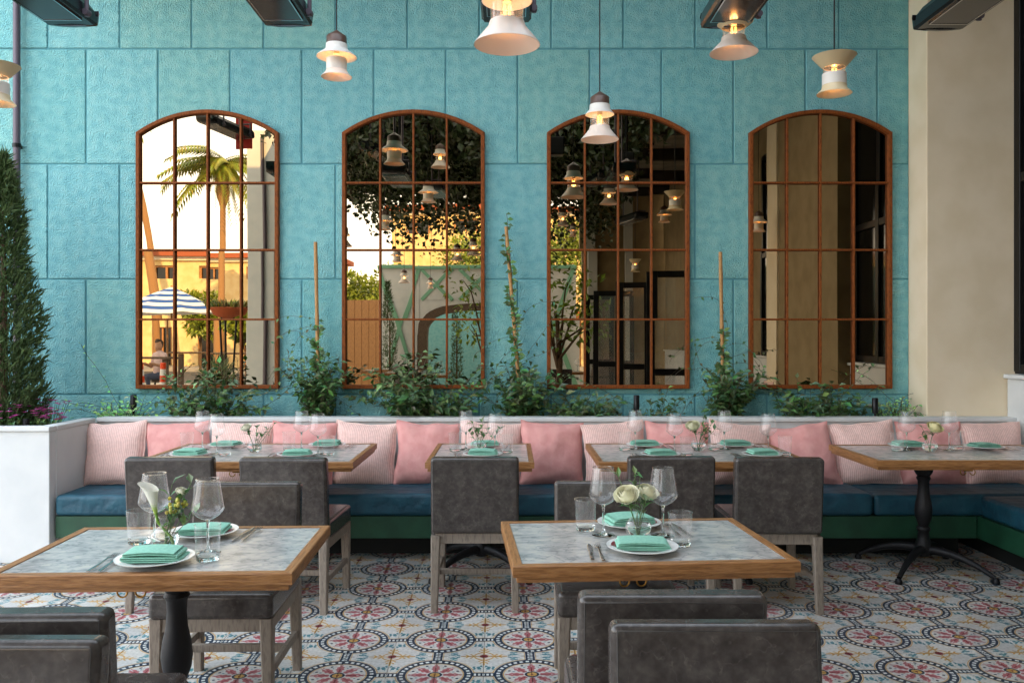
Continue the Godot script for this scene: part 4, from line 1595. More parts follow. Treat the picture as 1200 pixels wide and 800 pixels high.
func pendant(kind: String, at: Vector3, label: String, lit := true, s := 1.0, group := "pendant lamps over the tables") -> void:
	var t := thing("pendant_lamp", label, "lamp", at, 0.0, group)
	var sh := []
	var glass := []
	var cap := 0.0
	var bulb_y := 0.12
	match kind:
		"flare":  # wide lower bell, small upper ring
			sh = [["lower_shade", [[0.12, 0.0], [0.118, 0.004], [0.09, 0.038], [0.068, 0.065], [0.062, 0.085]], M.lamp_pink], ["upper_shade", [[0.092, 0.158], [0.09, 0.162], [0.066, 0.192], [0.064, 0.22]], M.lamp_white]]
			glass = [0.0595, 0.083, 0.19]
			cap = 0.22
			bulb_y = 0.1
		"hat":  # wide upper shade over a white sleeve
			sh = [["lower_shade", [[0.094, 0.0], [0.092, 0.003], [0.067, 0.03], [0.0625, 0.042]], M.lamp_pink], ["sleeve", [[0.062, 0.043], [0.062, 0.112]], M.lamp_white], ["upper_shade", [[0.122, 0.122], [0.12, 0.126], [0.07, 0.165], [0.065, 0.178], [0.064, 0.2]], M.lamp_white]]
			glass = [0.0585, 0.112, 0.17]
			cap = 0.2
			bulb_y = 0.085
		"funnel":  # open funnel on top, sleeve below
			sh = [["lower_shade", [[0.098, 0.0], [0.096, 0.003], [0.07, 0.028], [0.067, 0.05]], M.lamp_cream], ["sleeve", [[0.0665, 0.051], [0.0665, 0.115]], M.lamp_white], ["funnel", [[0.06, 0.15], [0.075, 0.162], [0.118, 0.212], [0.122, 0.216]], M.lamp_cream]]
			glass = [0.06, 0.113, 0.155]
			cap = -1.0
			bulb_y = 0.1
		"collar":  # pink bell, double cone collar, white band
			sh = [["lower_shade", [[0.125, 0.0], [0.122, 0.004], [0.085, 0.042], [0.066, 0.062], [0.062, 0.082]], M.lamp_pink], ["collar", [[0.062, 0.132], [0.1, 0.162], [0.1, 0.17], [0.07, 0.19]], M.lamp_cream], ["band", [[0.067, 0.191], [0.067, 0.226]], M.lamp_white]]
			glass = [0.0565, 0.08, 0.14]
			cap = 0.226
			bulb_y = 0.09
	for e in sh:
		var b := MB.new()
		shell(b, e[1])
		part(t, e[0], b.done(), e[2])
	var g := MB.new()
	g.lathe([Vector2(glass[0], glass[1]), Vector2(glass[0], glass[2])], 32)
	part(t, "glass_cylinder", g.done(), M.sheet)
	var top := 0.216
	if cap >= 0:
		var b := MB.new()
		b.lathe([Vector2(0, cap - 0.006), Vector2(0.061, cap - 0.006), Vector2(0.061, cap + 0.045), Vector2(0.057, cap + 0.05), Vector2(0.02, cap + 0.075), Vector2(0.008, cap + 0.085), Vector2(0, cap + 0.085)], 28, Vector3.ZERO, 0.5)
		part(t, "cap", b.done(), M.lamp_brown)
		top = cap + 0.08
	else:
		var b := MB.new()
		b.lathe([Vector2(0, 0.15), Vector2(0.058, 0.152), Vector2(0.058, 0.158), Vector2(0.02, 0.17), Vector2(0.018, 0.215), Vector2(0.01, 0.235), Vector2(0, 0.235)], 24, Vector3.ZERO, 0.5)
		part(t, "cap", b.done(), M.chrome)
		top = 0.23
	# socket, bulb, filament
	var hold := MB.new()
	var sock := (cap if cap >= 0 else 0.155) - 0.004
	hold.lathe([Vector2(0, bulb_y + 0.055), Vector2(0.016, bulb_y + 0.055), Vector2(0.018, sock), Vector2(0, sock)], 14, Vector3.ZERO, 0.4)
	part(t, "socket", hold.done(), M.lamp_cream)
	var bulb := Node3D.new()
	bulb.name = "bulb"
	t.add_child(bulb, true)
	var bb := MB.new()
	bb.lathe([Vector2(0, bulb_y - 0.052), Vector2(0.016, bulb_y - 0.049), Vector2(0.028, bulb_y - 0.038), Vector2(0.033, bulb_y - 0.02), Vector2(0.03, bulb_y), Vector2(0.022, bulb_y + 0.025), Vector2(0.016, bulb_y + 0.055)], 20, Vector3.ZERO, 0.2)
	part(bulb, "envelope", bb.done(), M.sheet)
	var fl := MB.new()
	for a in [-0.008, 0.008]:
		fl.tube([Vector3(a, bulb_y - 0.022, 0), Vector3(a * 1.2, bulb_y + 0.045, 0)], 0.0032, 8)
	part(bulb, "filament", fl.done(), M.filament)
	if lit:
		var l := OmniLight3D.new()
		l.name = "glow"
		l.position = Vector3(0, bulb_y + 0.015, 0)
		l.light_color = Color(1.0, 0.76, 0.5)
		l.light_energy = LAMP_ENERGY
		l.light_size = 0.02
		l.omni_range = 12.0
		l.omni_attenuation = 2.0
		l.shadow_enabled = true
		t.add_child(l)
	var c := MB.new()
	c.tube([Vector3(0, top - 0.01, 0), Vector3(0, (ROOF - at.y) / s, 0)], 0.0042, 6)
	part(t, "cord", c.done(), M.cord)
	var hook := MB.new()
	hook.lathe([Vector2(0, 0), Vector2(0.04, 0), Vector2(0.04, 0.03), Vector2(0, 0.03)], 16, Vector3(0, (ROOF - at.y) / s - 0.03, 0), 0.4)
	part(t, "ceiling_rose", hook.done(), M.black_metal)
	t.scale = Vector3.ONE * s


func make_lamps() -> void:
	pendant("hat", Vector3(-1.06, 3.035, -5.15), "pendant lamp with brown cap and wide upper hat shade, between the left mirrors")
	pendant("flare", Vector3(0.567, 2.70, -5.35), "pendant lamp hanging in front of the third mirror's arch")
	pendant("flare", Vector3(-0.012, 2.505, -3.05), "largest pendant lamp, at the top centre, with wide pinkish bell", true, 1.0)
	pendant("collar", Vector3(1.165, 2.93, -4.4), "pendant lamp with cream double cone collar beside a black heater")
	pendant("funnel", Vector3(1.854, 2.84, -4.83), "pendant lamp with open cream funnel on top, above the dark mirror")
	pendant("funnel", Vector3(-2.07, 2.39, -3.4), "small pendant lamp cut off by the left picture edge beside the pipe", true, 0.72)
	var R := "pendant lamps behind the camera"
	var q := [["flare", -0.86, 3.55, -2.4, "highest lamp in the lattice mirror, right of its middle bar"], ["hat", -1.07, 3.2, -1.9, "lamp with hat shade reflected mid-height in the lattice mirror"], ["hat", -1.77, 2.98, -0.9, "lamp reflected at the left of the lattice mirror under the red panel"], ["flare", -2.44, 2.8, -0.4, "lamp reflected at the very left edge of the lattice mirror"],
		["hat", -2.3, 2.95, 4.1, "small lamp reflected above the lattice wall's left end"], ["flare", -2.5, 2.7, 6.6, "small lamp reflected against the lattice, lower left"], ["hat", -1.9, 2.6, 7.2, "small lamp reflected against the lattice, lower right"], ["flare", -1.0, 2.9, 3.1, "small lamp reflected beside hanging leaves in the lattice mirror"], ["flare", -0.65, 2.9, 2.1, "lamp reflected at the right edge of the lattice mirror"],
		["flare", 0.85, 3.3, 1.1, "lamp reflected at the left edge of the folding door mirror"], ["flare", 1.45, 3.4, -0.4, "large lamp reflected in the middle of the folding door mirror"], ["hat", 1.2, 3.35, 3.1, "small lamp reflected left of centre in the folding door mirror"], ["hat", 2.64, 3.42, 1.6, "small lit lamp reflected right of centre in the folding door mirror"], ["funnel", 2.08, 2.55, 1.1, "lamp reflected above the black door frames"], ["funnel", 1.94, 2.95, -2.9, "pale funnel lamp reflected at the right edge of the folding door mirror"], ["hat", 3.2, 2.8, -1.95, "single lamp reflected at the left edge of the dark mirror"]]
	for e in q:
		pendant(e[0], Vector3(e[1], e[2], e[3]), e[4], true, 1.0, R)


func heater(at: Vector3, label: String, turn := 0.0, group := "black heaters under the roof") -> void:
	# body runs towards +z from its end at the origin
	var t := thing("patio_heater", label, "heater", at, turn, group)
	var L := 0.82
	var b := MB.new()
	var poly := PackedVector2Array([Vector2(-0.13, 0.012), Vector2(-0.118, 0.0), Vector2(0.118, 0.0), Vector2(0.13, 0.012), Vector2(0.125, 0.07), Vector2(0.09, 0.115), Vector2(-0.09, 0.115), Vector2(-0.125, 0.07)])
	b.prism(poly, 0.0, L)
	part(t, "housing", b.done(), M.heater_black)
	# curved nose at the far end
	b = MB.new()
	var g := []
	for j in 6:
		var u := j / 5.0
		var row := PackedVector3Array()
		for p in [[-0.124, 0.05], [-0.118, 0.002], [-0.06, -0.004], [0.0, -0.006], [0.06, -0.004], [0.118, 0.002], [0.124, 0.05]]:
			row.append(Vector3(p[0] * (1.0 - 0.1 * u * u), p[1] + 0.05 * u * u, -0.07 * sin(u * PI / 2)))
		g.append(row)
	b.grid(g, -1.0)
	var last = g[5]
	for i in 5:
		b.tri(last[0], last[i + 1], last[i + 2] if i + 2 < 7 else last[6], Vector3.FORWARD, Vector3.FORWARD, Vector3.FORWARD)
	part(t, "nose", b.done(), M.heater_black)
	b = MB.new()
	b.cbox(Vector3(0, -0.003, L / 2 + 0.03), Vector3(0.19, 0.008, L - 0.12), 0.002)
	part(t, "heating_panel", b.done(), M.heater_glass)
	b = MB.new()
	for s in [-1.0, 1.0]:
		b.box(Vector3(s * 0.098, -0.004, L / 2 + 0.03), Vector3(0.006, 0.01, L - 0.108))
		b.box(Vector3(0, -0.004, L / 2 + 0.03 + s * (L / 2 - 0.057)), Vector3(0.19, 0.01, 0.006))
	part(t, "trim", b.done(), M.chrome)
	for z in [0.12, L - 0.12]:
		b = MB.new()
		b.tube([Vector3(0.142, 0.0, z), Vector3(0.142, 0.16, z)], 0.011, 8)
		b.tube([Vector3(0.142, 0.02, z - 0.02), Vector3(0.142, 0.02, z + 0.02)], 0.017, 8)
		b.tube([Vector3(0.142, 0.15, z), Vector3(0.0, 0.15, z)], 0.011, 8)
		b.tube([Vector3(0.0, 0.11, z), Vector3(0.0, ROOF - at.y, z)], 0.012, 8)
		part(t, "hanger", b.done(), M.pipe_grey)


func make_heaters() -> void:
	heater(Vector3(-2.31, 3.09, -4.44), "black heater at the top left, next to the pipe")
	heater(Vector3(-1.17, 3.09, -4.44), "black heater at the top, left of the hat shaded lamp")
	heater(Vector3(-0.02, 3.11, -4.44), "black heater mostly hidden by the largest pendant lamp")
	heater(Vector3(1.13, 3.08, -4.44), "black heater behind the lamp with the cream collar")
	heater(Vector3(2.26, 3.07, -4.44), "black heater in front of the cream pier")
	var R := "heaters behind the camera"
	heater(Vector3(-3.55, 3.95, -3.0), "black heater reflected at the top of the palm mirror", 0.25, R)
	heater(Vector3(-1.9, 3.95, -1.6), "black heater reflected at the upper left of the lattice mirror", 0.2, R)
	heater(Vector3(-1.15, 3.6, -0.6), "black heater reflected in the ivy of the lattice mirror", 0.1, R)
	heater(Vector3(1.35, 3.7, -0.9), "black heater reflected in the ivy of the folding door mirror", -0.2, R)
	heater(Vector3(2.1, 3.35, 0.6), "black heater reflected right of centre in the folding door mirror", -0.3, R)
	for e in [[-1.43, 3.55, -1.9, "black box speaker reflected in the ivy of the lattice mirror"], [1.5, 3.6, -1.9, "black box speaker reflected in the ivy of the folding door mirror"], [0.6, 3.8, -1.9, "black box speaker reflected in the top left of the folding door mirror"]]:
		var t := thing("hanging_speaker", e[3], "speaker", Vector3(e[0], e[1], e[2]), 0.0, "speakers under the roof")
		var b := MB.new()
		b.rbox(Vector3(0, 0.12, 0), Vector3(0.2, 0.24, 0.18), 0.015, 2)
		part(t, "case", b.done(), M.black_metal)
		b = MB.new()
		b.cbox(Vector3(0, 0.12, -0.093), Vector3(0.17, 0.2, 0.008), 0.003)
		part(t, "grille", b.done(), M.iron)
		b = MB.new()
		b.tube([Vector3(0, 0.23, 0), Vector3(0, ROOF - e[1], 0)], 0.025, 10)
		part(t, "pole", b.done(), M.black_metal)


# ---------------------------------------------------------------- plants
func px_x(px: float, d: float) -> float:
	return (px - 598.0) / 990.0 * d


func grow(f: MB, s: MB, base: Vector3, dir: Vector3, ln: float, leaf_len: float, bend: float, step := 0.026, tone := 1.0, wall := true) -> void:
	var p := base
	var d := dir.normalized()
	var pts := [p]
	var n := maxi(3, int(ln / step))
	for i in n:
		d = (d + rv(bend) + Vector3(0, -0.035 * i / n, 0)).normalized()
		p += d * step
		if wall:
			p.z = clampf(p.z, WZ + 0.03, -6.06 if p.y < 0.93 else -5.98)
			p.y = maxf(p.y, 0.81)
		pts.append(p)
		if i > 0 and rng.randf() < 0.9:
			f.col = green(tone) * (1.0 if rng.randf() < 0.85 else rnd(1.4, 2.3))
			f.col.a = 1
			var side := rv(1.0)
			side.z += 0.35 if wall else 0.0
			side.y = side.y * 0.5 - 0.15
			f.leaf(p, (side.normalized() + d * 0.5), (Vector3.UP + rv(0.5) + Vector3(0, 0, 0.5)).normalized(), leaf_len * rnd(0.65, 1.25), leaf_len * rnd(0.44, 0.6))
	s.tube(pts, 0.0016, 4, false)


func shrub(called: String, label: String, px: float, half: float, h: float, strands: int, leaf_len: float, tone := 1.0, cat := "shrub") -> void:
	var x := px_x(px, 6.27)
	var t := thing(called, label, cat, Vector3(x, 0.79, -6.27), 0.0, "plants along the planter")
	var f := MB.new()
	var s := MB.new()
	s.col = Color(0.07, 0.06, 0.035)
	for k in strands:
		var o := Vector3(x + rnd(-half, half) * 0.7, 0.80, -6.27 + rnd(-0.08, 0.09))
		var out := (o.x - x) / half
		var e := clampf(1.0 - out * out * 0.75, 0.2, 1.0)
		grow(f, s, o, Vector3(out * 0.7 + rnd(-0.9, 0.9), 1.0, rnd(-0.1, 0.45)), h * e * rnd(0.45, 1.35), leaf_len * rnd(0.7, 1.15), 0.22, 0.026, tone)
	# long runners trailing sideways along the wall
	for k in strands / 12:
		grow(f, s, Vector3(x + rnd(-half, half), rnd(0.82, 0.95), -6.36), Vector3(signf(rnd(-1, 1)), rnd(0.1, 0.9), 0.1), rnd(0.35, 0.7), leaf_len * 0.75, 0.2, 0.042, tone * 1.15)
	var back := Transform3D(Basis.IDENTITY, -t.position)
	part(t, "foliage", moved(f, back).done(), M.leaf)
	part(t, "stems", moved(s, back).done(), M.leaf)


func moved(b: MB, x: Transform3D) -> MB:
	b.v = x * b.v
	return b


func climber(label: String, px: float, h: float, spread: float, strands: int, stake_label: String, px_top: float, y_top: float, climb := 0.5) -> void:
	var x := px_x(px, 6.3)
	var t := thing("climbing_vine", label, "vine", Vector3(x, 0.79, -6.3), 0.0, "plants along the planter")
	var f := MB.new()
	var s := MB.new()
	s.col = Color(0.1, 0.075, 0.04)
	for k in strands:
		var o := Vector3(x + rnd(-spread, spread) * 0.45, 0.80, -6.3 + rnd(-0.05, 0.06))
		grow(f, s, o, Vector3(rnd(-0.5, 0.5), 1.0, rnd(-0.05, 0.3)), h * rnd(0.45, 1.1), 0.07, 0.15)
	# shoots that climb the stake
	var xt := px_x(px_top, 6.33)
	for k in 3:
		var pts := []
		var top := lerpf(0.9, y_top, [1.0, 0.8, 0.6][k] * climb)
		for i in 40:
			var u := i / 39.0
			var a := u * 26.0 + k * 2.1
			var y := lerpf(0.8, top, u)
			var q := clampf((y - 0.8) / (y_top - 0.8), 0, 1.1)
			var p := Vector3(lerpf(x, xt, q) + cos(a) * 0.016, y, -6.34 + sin(a) * 0.014)
			pts.append(p)
			if i > 1:
				for m in 1 + rng.randi() % 2:
					f.col = green(1.2)
					f.leaf(p, Vector3(cos(a + m * 2.5) * 1.2, rnd(-0.5, 0.6), 0.3), Vector3(rnd(-0.4, 0.4), rnd(0.1, 0.7), 1.0), rnd(0.035, 0.062), rnd(0.024, 0.036))
		s.tube(pts, 0.0022, 4, false)
	# long loose tendrils on the wall
	for k in 10:
		var o := Vector3(x + rnd(-0.05, 0.05), rnd(1.0, 1.35 + h * 0.4), -6.38)
		var d := Vector3(rnd(-1, 1), rnd(-0.1, 0.7), 0)
		var pts := [o]
		for i in 16:
			d = (d.normalized() + Vector3(rnd(-0.3, 0.3), rnd(-0.36, 0.2), 0)).normalized()
			o += d * 0.026
			pts.append(o + Vector3(0, 0, rnd(-0.008, 0.008)))
			if i % 3 == 1:
				f.col = green(1.1)
				f.leaf(o, rv(1.0) + Vector3(0, -0.2, 0.2), Vector3(rnd(-0.4, 0.4), 0.4, 1.0), rnd(0.025, 0.045), 0.022)
		s.tube(pts, 0.0013, 4, false)
	var back := Transform3D(Basis.IDENTITY, -t.position)
	part(t, "foliage", moved(f, back).done(), M.leaf)
	part(t, "stems", moved(s, back).done(), M.leaf)
	var st := thing("bamboo_stake", stake_label, "stake", Vector3(x, 0.78, -6.345), 0.0, "bamboo stakes against the teal wall")
	var b := MB.new()
	var pts := []
	var rad := []
	for i in 15:
		var u := i / 14.0
		pts.append(Vector3((xt - x) * u, (y_top - 0.78) * u, 0.0))
		rad.append(0.0135 if i % 4 else 0.0155)
	b.tube(pts, rad, 10)
	part(st, "cane", b.done(), M.bamboo)


func make_plants() -> void:
	shrub("glossy_shrub", "broad dark glossy shrub below the palm mirror", 245, 0.27, 0.42, 75, 0.07)
	shrub("leafy_herb", "bright green low herb beside the left mirror's corner", 145, 0.17, 0.2, 80, 0.045, 4.0, "herb")
	climber("vine with dense dark base climbing the stake between palm and lattice mirrors", 372, 0.56, 0.15, 50, "leaning bamboo stake between the palm and lattice mirrors", 369, 2.165)
	shrub("glossy_shrub", "dark drooping shrub in front of the lattice mirror", 497, 0.24, 0.5, 80, 0.075)
	climber("tall vine winding up the stake between the two centre mirrors", 612, 0.46, 0.18, 52, "tallest bamboo stake, between the two centre mirrors", 593, 2.28, 1.07)
	shrub("glossy_shrub", "low sprawling shrub under the folding door mirror's left half", 680, 0.28, 0.27, 66, 0.066)
	shrub("glossy_shrub", "thin sparse seedling under the folding door mirror's right half", 770, 0.18, 0.24, 22, 0.06)
	climber("vine climbing the stake between the folding door and dark mirrors", 850, 0.46, 0.17, 50, "bamboo stake between the folding door mirror and the dark mirror", 845, 2.09)
	shrub("glossy_shrub", "dark shrub in front of the dark mirror", 958, 0.27, 0.32, 78, 0.068)
	shrub("leafy_herb", "feathery bright green tuft at the foot of the pier", 1046, 0.12, 0.2, 90, 0.034, 3.2, "herb")
	shrub("leafy_herb", "small yellowish sprout under the first bamboo stake", 408, 0.06, 0.1, 6, 0.03, 2.0, "herb")
	# cypress in the left planter
	cypress("cypress_tree", "tall dark conical cypress in the white planter at the picture's left edge", Vector3(-3.52, 0.78, -5.85), 1.9, 0.32, 5200, "tree")
	# magenta flowers
	var fl := [[-3.36, -5.58, 0.2, "magenta flowering plant at the foot of the cypress"], [-3.56, -5.56, 0.23, "magenta flowering plant cut by the left picture edge"], [-3.13, -5.72, 0.17, "magenta flowering plant on the planter corner"], [-3.22, -5.9, 0.22, "purple flowering plant between cypress and planter corner"]]
	for q in fl:
		var t := thing("flowering_plant", q[3], "flower", Vector3(q[0], 0.79, q[1]), 0.0, "magenta flowers in the white planter")
		var f := MB.new()
		var p := MB.new()
		for k in 90:
			f.col = green(2.6)
			f.leaf(Vector3(rnd(-0.1, 0.1), rnd(0.0, q[2] * 0.6), rnd(-0.1, 0.1)), Vector3(rnd(-1, 1), rnd(0, 1), rnd(-1, 1)), Vector3.UP, rnd(0.025, 0.05), 0.018)
		for k in 26:
			var c := Vector3(rnd(-0.11, 0.11), q[2] * rnd(0.6, 1.05), rnd(-0.08, 0.12))
			f.col = Color(0.08, 0.16, 0.04)
			f.tube([Vector3(c.x * 0.4, 0, c.z * 0.4), c], 0.0015, 4, false)
			for m in 6:
				p.col = Color(rnd(0.42, 0.6), rnd(0.03, 0.07), rnd(0.22, 0.34))
				var a := TAU * m / 6.0
				p.leaf(c, Vector3(cos(a), 0.35, sin(a)), Vector3.UP, 0.026, 0.022)
		part(t, "leaves", f.done(), M.leaf)
		part(t, "blossoms", p.done(), M.petal)
	# garden spots
	for q in [[30.0, 5.62, 0.12, "small dark garden spotlight among the magenta flowers"], [156.0, 6.2, 0.24, "small dark garden spotlight below the palm mirror's left corner"], [746.0, 6.15, 0.24, "small dark garden spotlight under the folding door mirror"], [1026.0, 6.15, 0.22, "small dark garden spotlight under the dark mirror"]]:
		var t := thing("garden_spotlight", q[3], "spotlight", Vector3(px_x(q[0], q[1]), 0.785, -q[1]), 0.0, "garden spotlights in the planter")
		var b := MB.new()
		b.tube([Vector3(0, 0, 0), Vector3(0, q[2] - 0.1, 0)], 0.009, 8)
		part(t, "spike", b.done(), M.black_metal)
		b = MB.new()
		b.lathe([Vector2(0, q[2] - 0.11), Vector2(0.02, q[2] - 0.11), Vector2(0.022, q[2] - 0.09), Vector2(0.022, q[2] + 0.0), Vector2(0.019, q[2] + 0.003), Vector2(0.018, q[2] - 0.01), Vector2(0, q[2] - 0.01)], 18, Vector3.ZERO, 0.4)
		part(t, "housing", b.done(), M.black_metal)


func cypress(called: String, label: String, at: Vector3, h: float, r: float, n: int, cat: String, group := "") -> void:
	var t := thing(called, label, cat, at, 0.0, group)
	var b := MB.new()
	b.tube([Vector3(0, 0, 0), Vector3(0.01, h * 0.5, 0), Vector3(0, h * 0.9, 0)], [0.035, 0.022, 0.006], 8)
	part(t, "trunk", b.done(), M.bark)
	var f := MB.new()
	for k in n:
		var u := pow(rng.randf(), 1.35)
		var a := rnd(0, TAU)
		var lump := 1.0 + 0.22 * sin(a * 3.0 + u * 17.0) * sin(u * 31.0 + a * 2.0)
		var rad := r * pow(1.0 - u, 0.72) * (0.72 + 0.28 * minf(1.0, u * 7.0)) * lump
		var q := pow(rng.randf(), 0.4)
		var p := Vector3(cos(a) * rad * q, u * h + 0.02, sin(a) * rad * q)
		var g := rnd(0.6, 1.3)
		f.col = Color(0.065 * g + 0.012, 0.115 * g + 0.018, 0.042 * g)
		var d := Vector3(cos(a) * 0.75, rnd(0.5, 1.3), sin(a) * 0.75) + rv(0.4)
		var ln := rnd(0.05, 0.11) * (0.6 + h / 4.0)
		for m in 3:
			f.leaf(p, d + rv(0.5), rv(1.0), ln * rnd(0.5, 1.0), 0.011)
	part(t, "crown", f.done(), M.needle)


# ---------------------------------------------------------------- the place behind the camera (seen in the mirrors)
func make_roof() -> void:
	var r := Node3D.new()
	r.name = "patio_roof"
	add_child(r)
	r.set_meta("kind", "structure")
	var b := MB.new()
	b.box(Vector3(2.95, ROOF + 0.1, 0.45), Vector3(1.9, 0.2, 13.7))
	b.box(Vector3(-0.81, ROOF + 0.1, 3.0), Vector3(5.6, 0.2, 8.6))
	b.box(Vector3(-0.81, ROOF + 0.1, -5.35), Vector3(5.6, 0.2, 2.0))
	part(r, "deck", b.done(), M.ceiling)
	for k in 7:
		b = MB.new()
		b.cbox(Vector3(0.15, ROOF - 0.1, -5.0 + k * 1.9), Vector3(7.4, 0.2, 0.12), 0.006)
		part(r, "beam", b.done(), M.beam)
	b = MB.new()
	b.cbox(Vector3(-3.62, ROOF - 0.06, 0.45), Vector3(0.16, 0.5, 13.7), 0.01)
	part(r, "fascia", b.done(), M.beam)


func make_behind() -> void:
	# ground and street
	var b := MB.new()
	b.quad(Vector3(-150, -0.16, -160), Vector3(150, -0.16, -160), Vector3(150, -0.16, 160), Vector3(-150, -0.16, 160), Vector3.UP)
	setting("ground", b.done(), M.ground)
	b = MB.new()
	b.quad(Vector3(-60, -0.15, 13), Vector3(60, -0.15, 13), Vector3(60, -0.15, 25), Vector3(-60, -0.15, 25), Vector3.UP)
	setting("street", b.done(), M.asphalt)
	b = MB.new()
	b.box(Vector3(0, -0.08, 12.6), Vector3(120, 0.15, 0.8))
	setting("pavement", b.done(), M.ground)

	# column with conduit, seen at the right of the palm mirror
	var c := thing("column", "pale column with dark conduit reflected at the right of the palm mirror", "column", Vector3(-4.12, -0.15, 1.3))
	b = MB.new()
	b.rbox(Vector3(0, 2.5, 0), Vector3(0.5, 5.05, 0.36), 0.01, 1)
	part(c, "shaft", b.done(), M.white)
	b = MB.new()
	b.tube([Vector3(0.03, 0.6, -0.22), Vector3(0.05, 2.4, -0.22), Vector3(0.02, 4.9, -0.22)], 0.03, 10)
	part(c, "conduit", b.done(), M.pipe_grey)
	var rp := thing("red_panel", "red panel reflected below the heater in the palm mirror", "panel", Vector3(-3.38, 3.84, -2.15))
	b = MB.new()
	b.cbox(Vector3(0, 0.2, 0), Vector3(0.2, 0.4, 0.03), 0.004)
	part(rp, "board", b.done(), M.red)
	b = MB.new()
	b.tube([Vector3(-0.06, 0.39, 0), Vector3(-0.06, 1.1, 0)], 0.008, 6)
	b.tube([Vector3(0.06, 0.39, 0), Vector3(0.06, 1.1, 0)], 0.008, 6)
	part(rp, "hanger", b.done(), M.black_metal)

	palm(Vector3(-12.3, -0.16, 23.0), 9.0, "tall sunlit palm reflected in the palm mirror", 0.0, 44)
	palm(Vector3(-16.2, -0.16, 26.0), 12.5, "second palm with a long bare curved trunk in the palm mirror", -2.4, 22)
	umbrella(Vector3(-8.1, -0.16, 7.2))
	person(Vector3(-8.0, -0.16, 6.4))
	# timber railing and bench table by the street
	for q in [[-8.3, 5.6, 1.9, 0.98, "rough timber counter reflected low in the palm mirror"], [-7.2, 8.3, 2.6, 1.05, "far timber rail reflected behind the seated person"]]:
		var t := thing("timber_counter", q[4], "counter", Vector3(q[0], -0.16, q[1]), 0.0, "timber counters by the street")
		for k in 3:
			var p := MB.new()
			p.cbox(Vector3(0, q[3] + 0.16, (k - 1) * 0.11), Vector3(q[2], 0.045, 0.1), 0.004)
			part(t, "plank", p.done(), M.barrel)
		for s in [-0.42, 0.0, 0.42]:
			var p := MB.new()
			p.cbox(Vector3(s * q[2], (q[3] + 0.13) / 2, 0), Vector3(0.12, q[3] + 0.13, 0.12), 0.005)
			part(t, "post", p.done(), M.barrel)
	for q in [[-6.6, 2.35, 0.08, "orange and white traffic post reflected at the lower left, tilted"], [-6.36, 2.55, -0.04, "orange and white traffic post reflected at the lower left, upright"]]:
		var t := thing("traffic_post", q[3], "bollard", Vector3(q[0], -0.16, q[1]), 0.0, "orange traffic posts by the kerb")
		var lean := Basis(Vector3.BACK, q[2])
		for k in 9:
			var p := MB.new()
			p.lathe([Vector2(0, 0), Vector2(0.055, 0), Vector2(0.055, 0.12), Vector2(0, 0.12)], 14, Vector3.ZERO, 0.4)
			part(t, "band", p.done(), M.orange if k % 2 == 0 else M.white_cloth, lean * Vector3(0, 0.05 + k * 0.12, 0), lean)
		var p2 := MB.new()
		p2.lathe([Vector2(0, 0), Vector2(0.19, 0), Vector2(0.18, 0.05), Vector2(0.06, 0.06), Vector2(0, 0.06)], 16, Vector3.ZERO, 0.4)
		part(t, "base", p2.done(), M.iron)
	# terracotta bowl on stand and grey bush
	var bw := thing("bowl_planter", "wide terracotta bowl of succulents on a tall stand in the palm mirror", "planter", Vector3(-5.35, -0.16, 3.1))
	b = MB.new()
	b.lathe([Vector2(0.12, 1.95), Vector2(0.3, 2.02), Vector2(0.37, 2.14), Vector2(0.39, 2.15), Vector2(0.36, 2.16), Vector2(0, 2.1)], 28, Vector3.ZERO, 0.4)
	part(bw, "bowl", b.done(), M.terracotta)
	b = MB.new()
	for k in 3:
		var a := TAU * k / 3.0
		b.tube([Vector3(cos(a) * 0.25, 0.0, sin(a) * 0.25), Vector3(cos(a) * 0.1, 1.0, sin(a) * 0.1), Vector3(cos(a) * 0.16, 1.99, sin(a) * 0.16)], 0.018, 7)
	part(bw, "stand", b.done(), M.black_metal)
	b = MB.new()
	for k in 260:
		b.col = Color(rnd(0.1, 0.3), rnd(0.16, 0.3), rnd(0.04, 0.12))
		var a := rnd(0, TAU)
		var q := sqrt(rng.randf()) * 0.33
		b.leaf(Vector3(cos(a) * q, 2.12, sin(a) * q), Vector3(cos(a) * 0.6, rnd(0.6, 1.4), sin(a) * 0.6), rv(1), rnd(0.1, 0.26), 0.05)
	part(bw, "succulents", b.done(), M.leaf)
	var bush := thing("rosemary_bush", "grey green bush reflected under the terracotta bowl", "bush", Vector3(-5.3, -0.16, 2.4))
	b = MB.new()
	for k in 900:
		b.col = Color(rnd(0.12, 0.24), rnd(0.17, 0.28), rnd(0.08, 0.14))
		var d := Vector3(rnd(-1, 1), rnd(0.3, 2.2), rnd(-1, 1)).normalized()
		var p := Vector3(d.x * 0.35, 0.15 + d.y * rnd(0.3, 1.1), d.z * 0.35)
		b.leaf(p, d + rv(0.3), rv(1), rnd(0.1, 0.22), 0.016)
	part(bush, "foliage", b.done(), M.leaf)
	b = MB.new()
	for k in 8:
		b.tube([Vector3(0, 0, 0), Vector3(rnd(-0.25, 0.25), rnd(0.5, 0.9), rnd(-0.25, 0.25))], 0.012, 5)
	part(bush, "stems", b.done(), M.bark)
	var pot := thing("printed_pot", "black and white pot reflected at the column's foot", "pot", Vector3(-4.15, -0.16, 0.6))
	b = MB.new()
	b.lathe([Vector2(0, 0), Vector2(0.2, 0), Vector2(0.26, 0.7), Vector2(0.28, 0.72), Vector2(0.25, 0.74), Vector2(0, 0.68)], 24, Vector3.ZERO, 0.4)
	part(pot, "body", b.done(), M.white_cloth)
	b = MB.new()
	for k in 4:
		b.lathe([Vector2(0.222 + k * 0.011, 0.2 + k * 0.12), Vector2(0.228 + k * 0.011, 0.24 + k * 0.12)], 24)
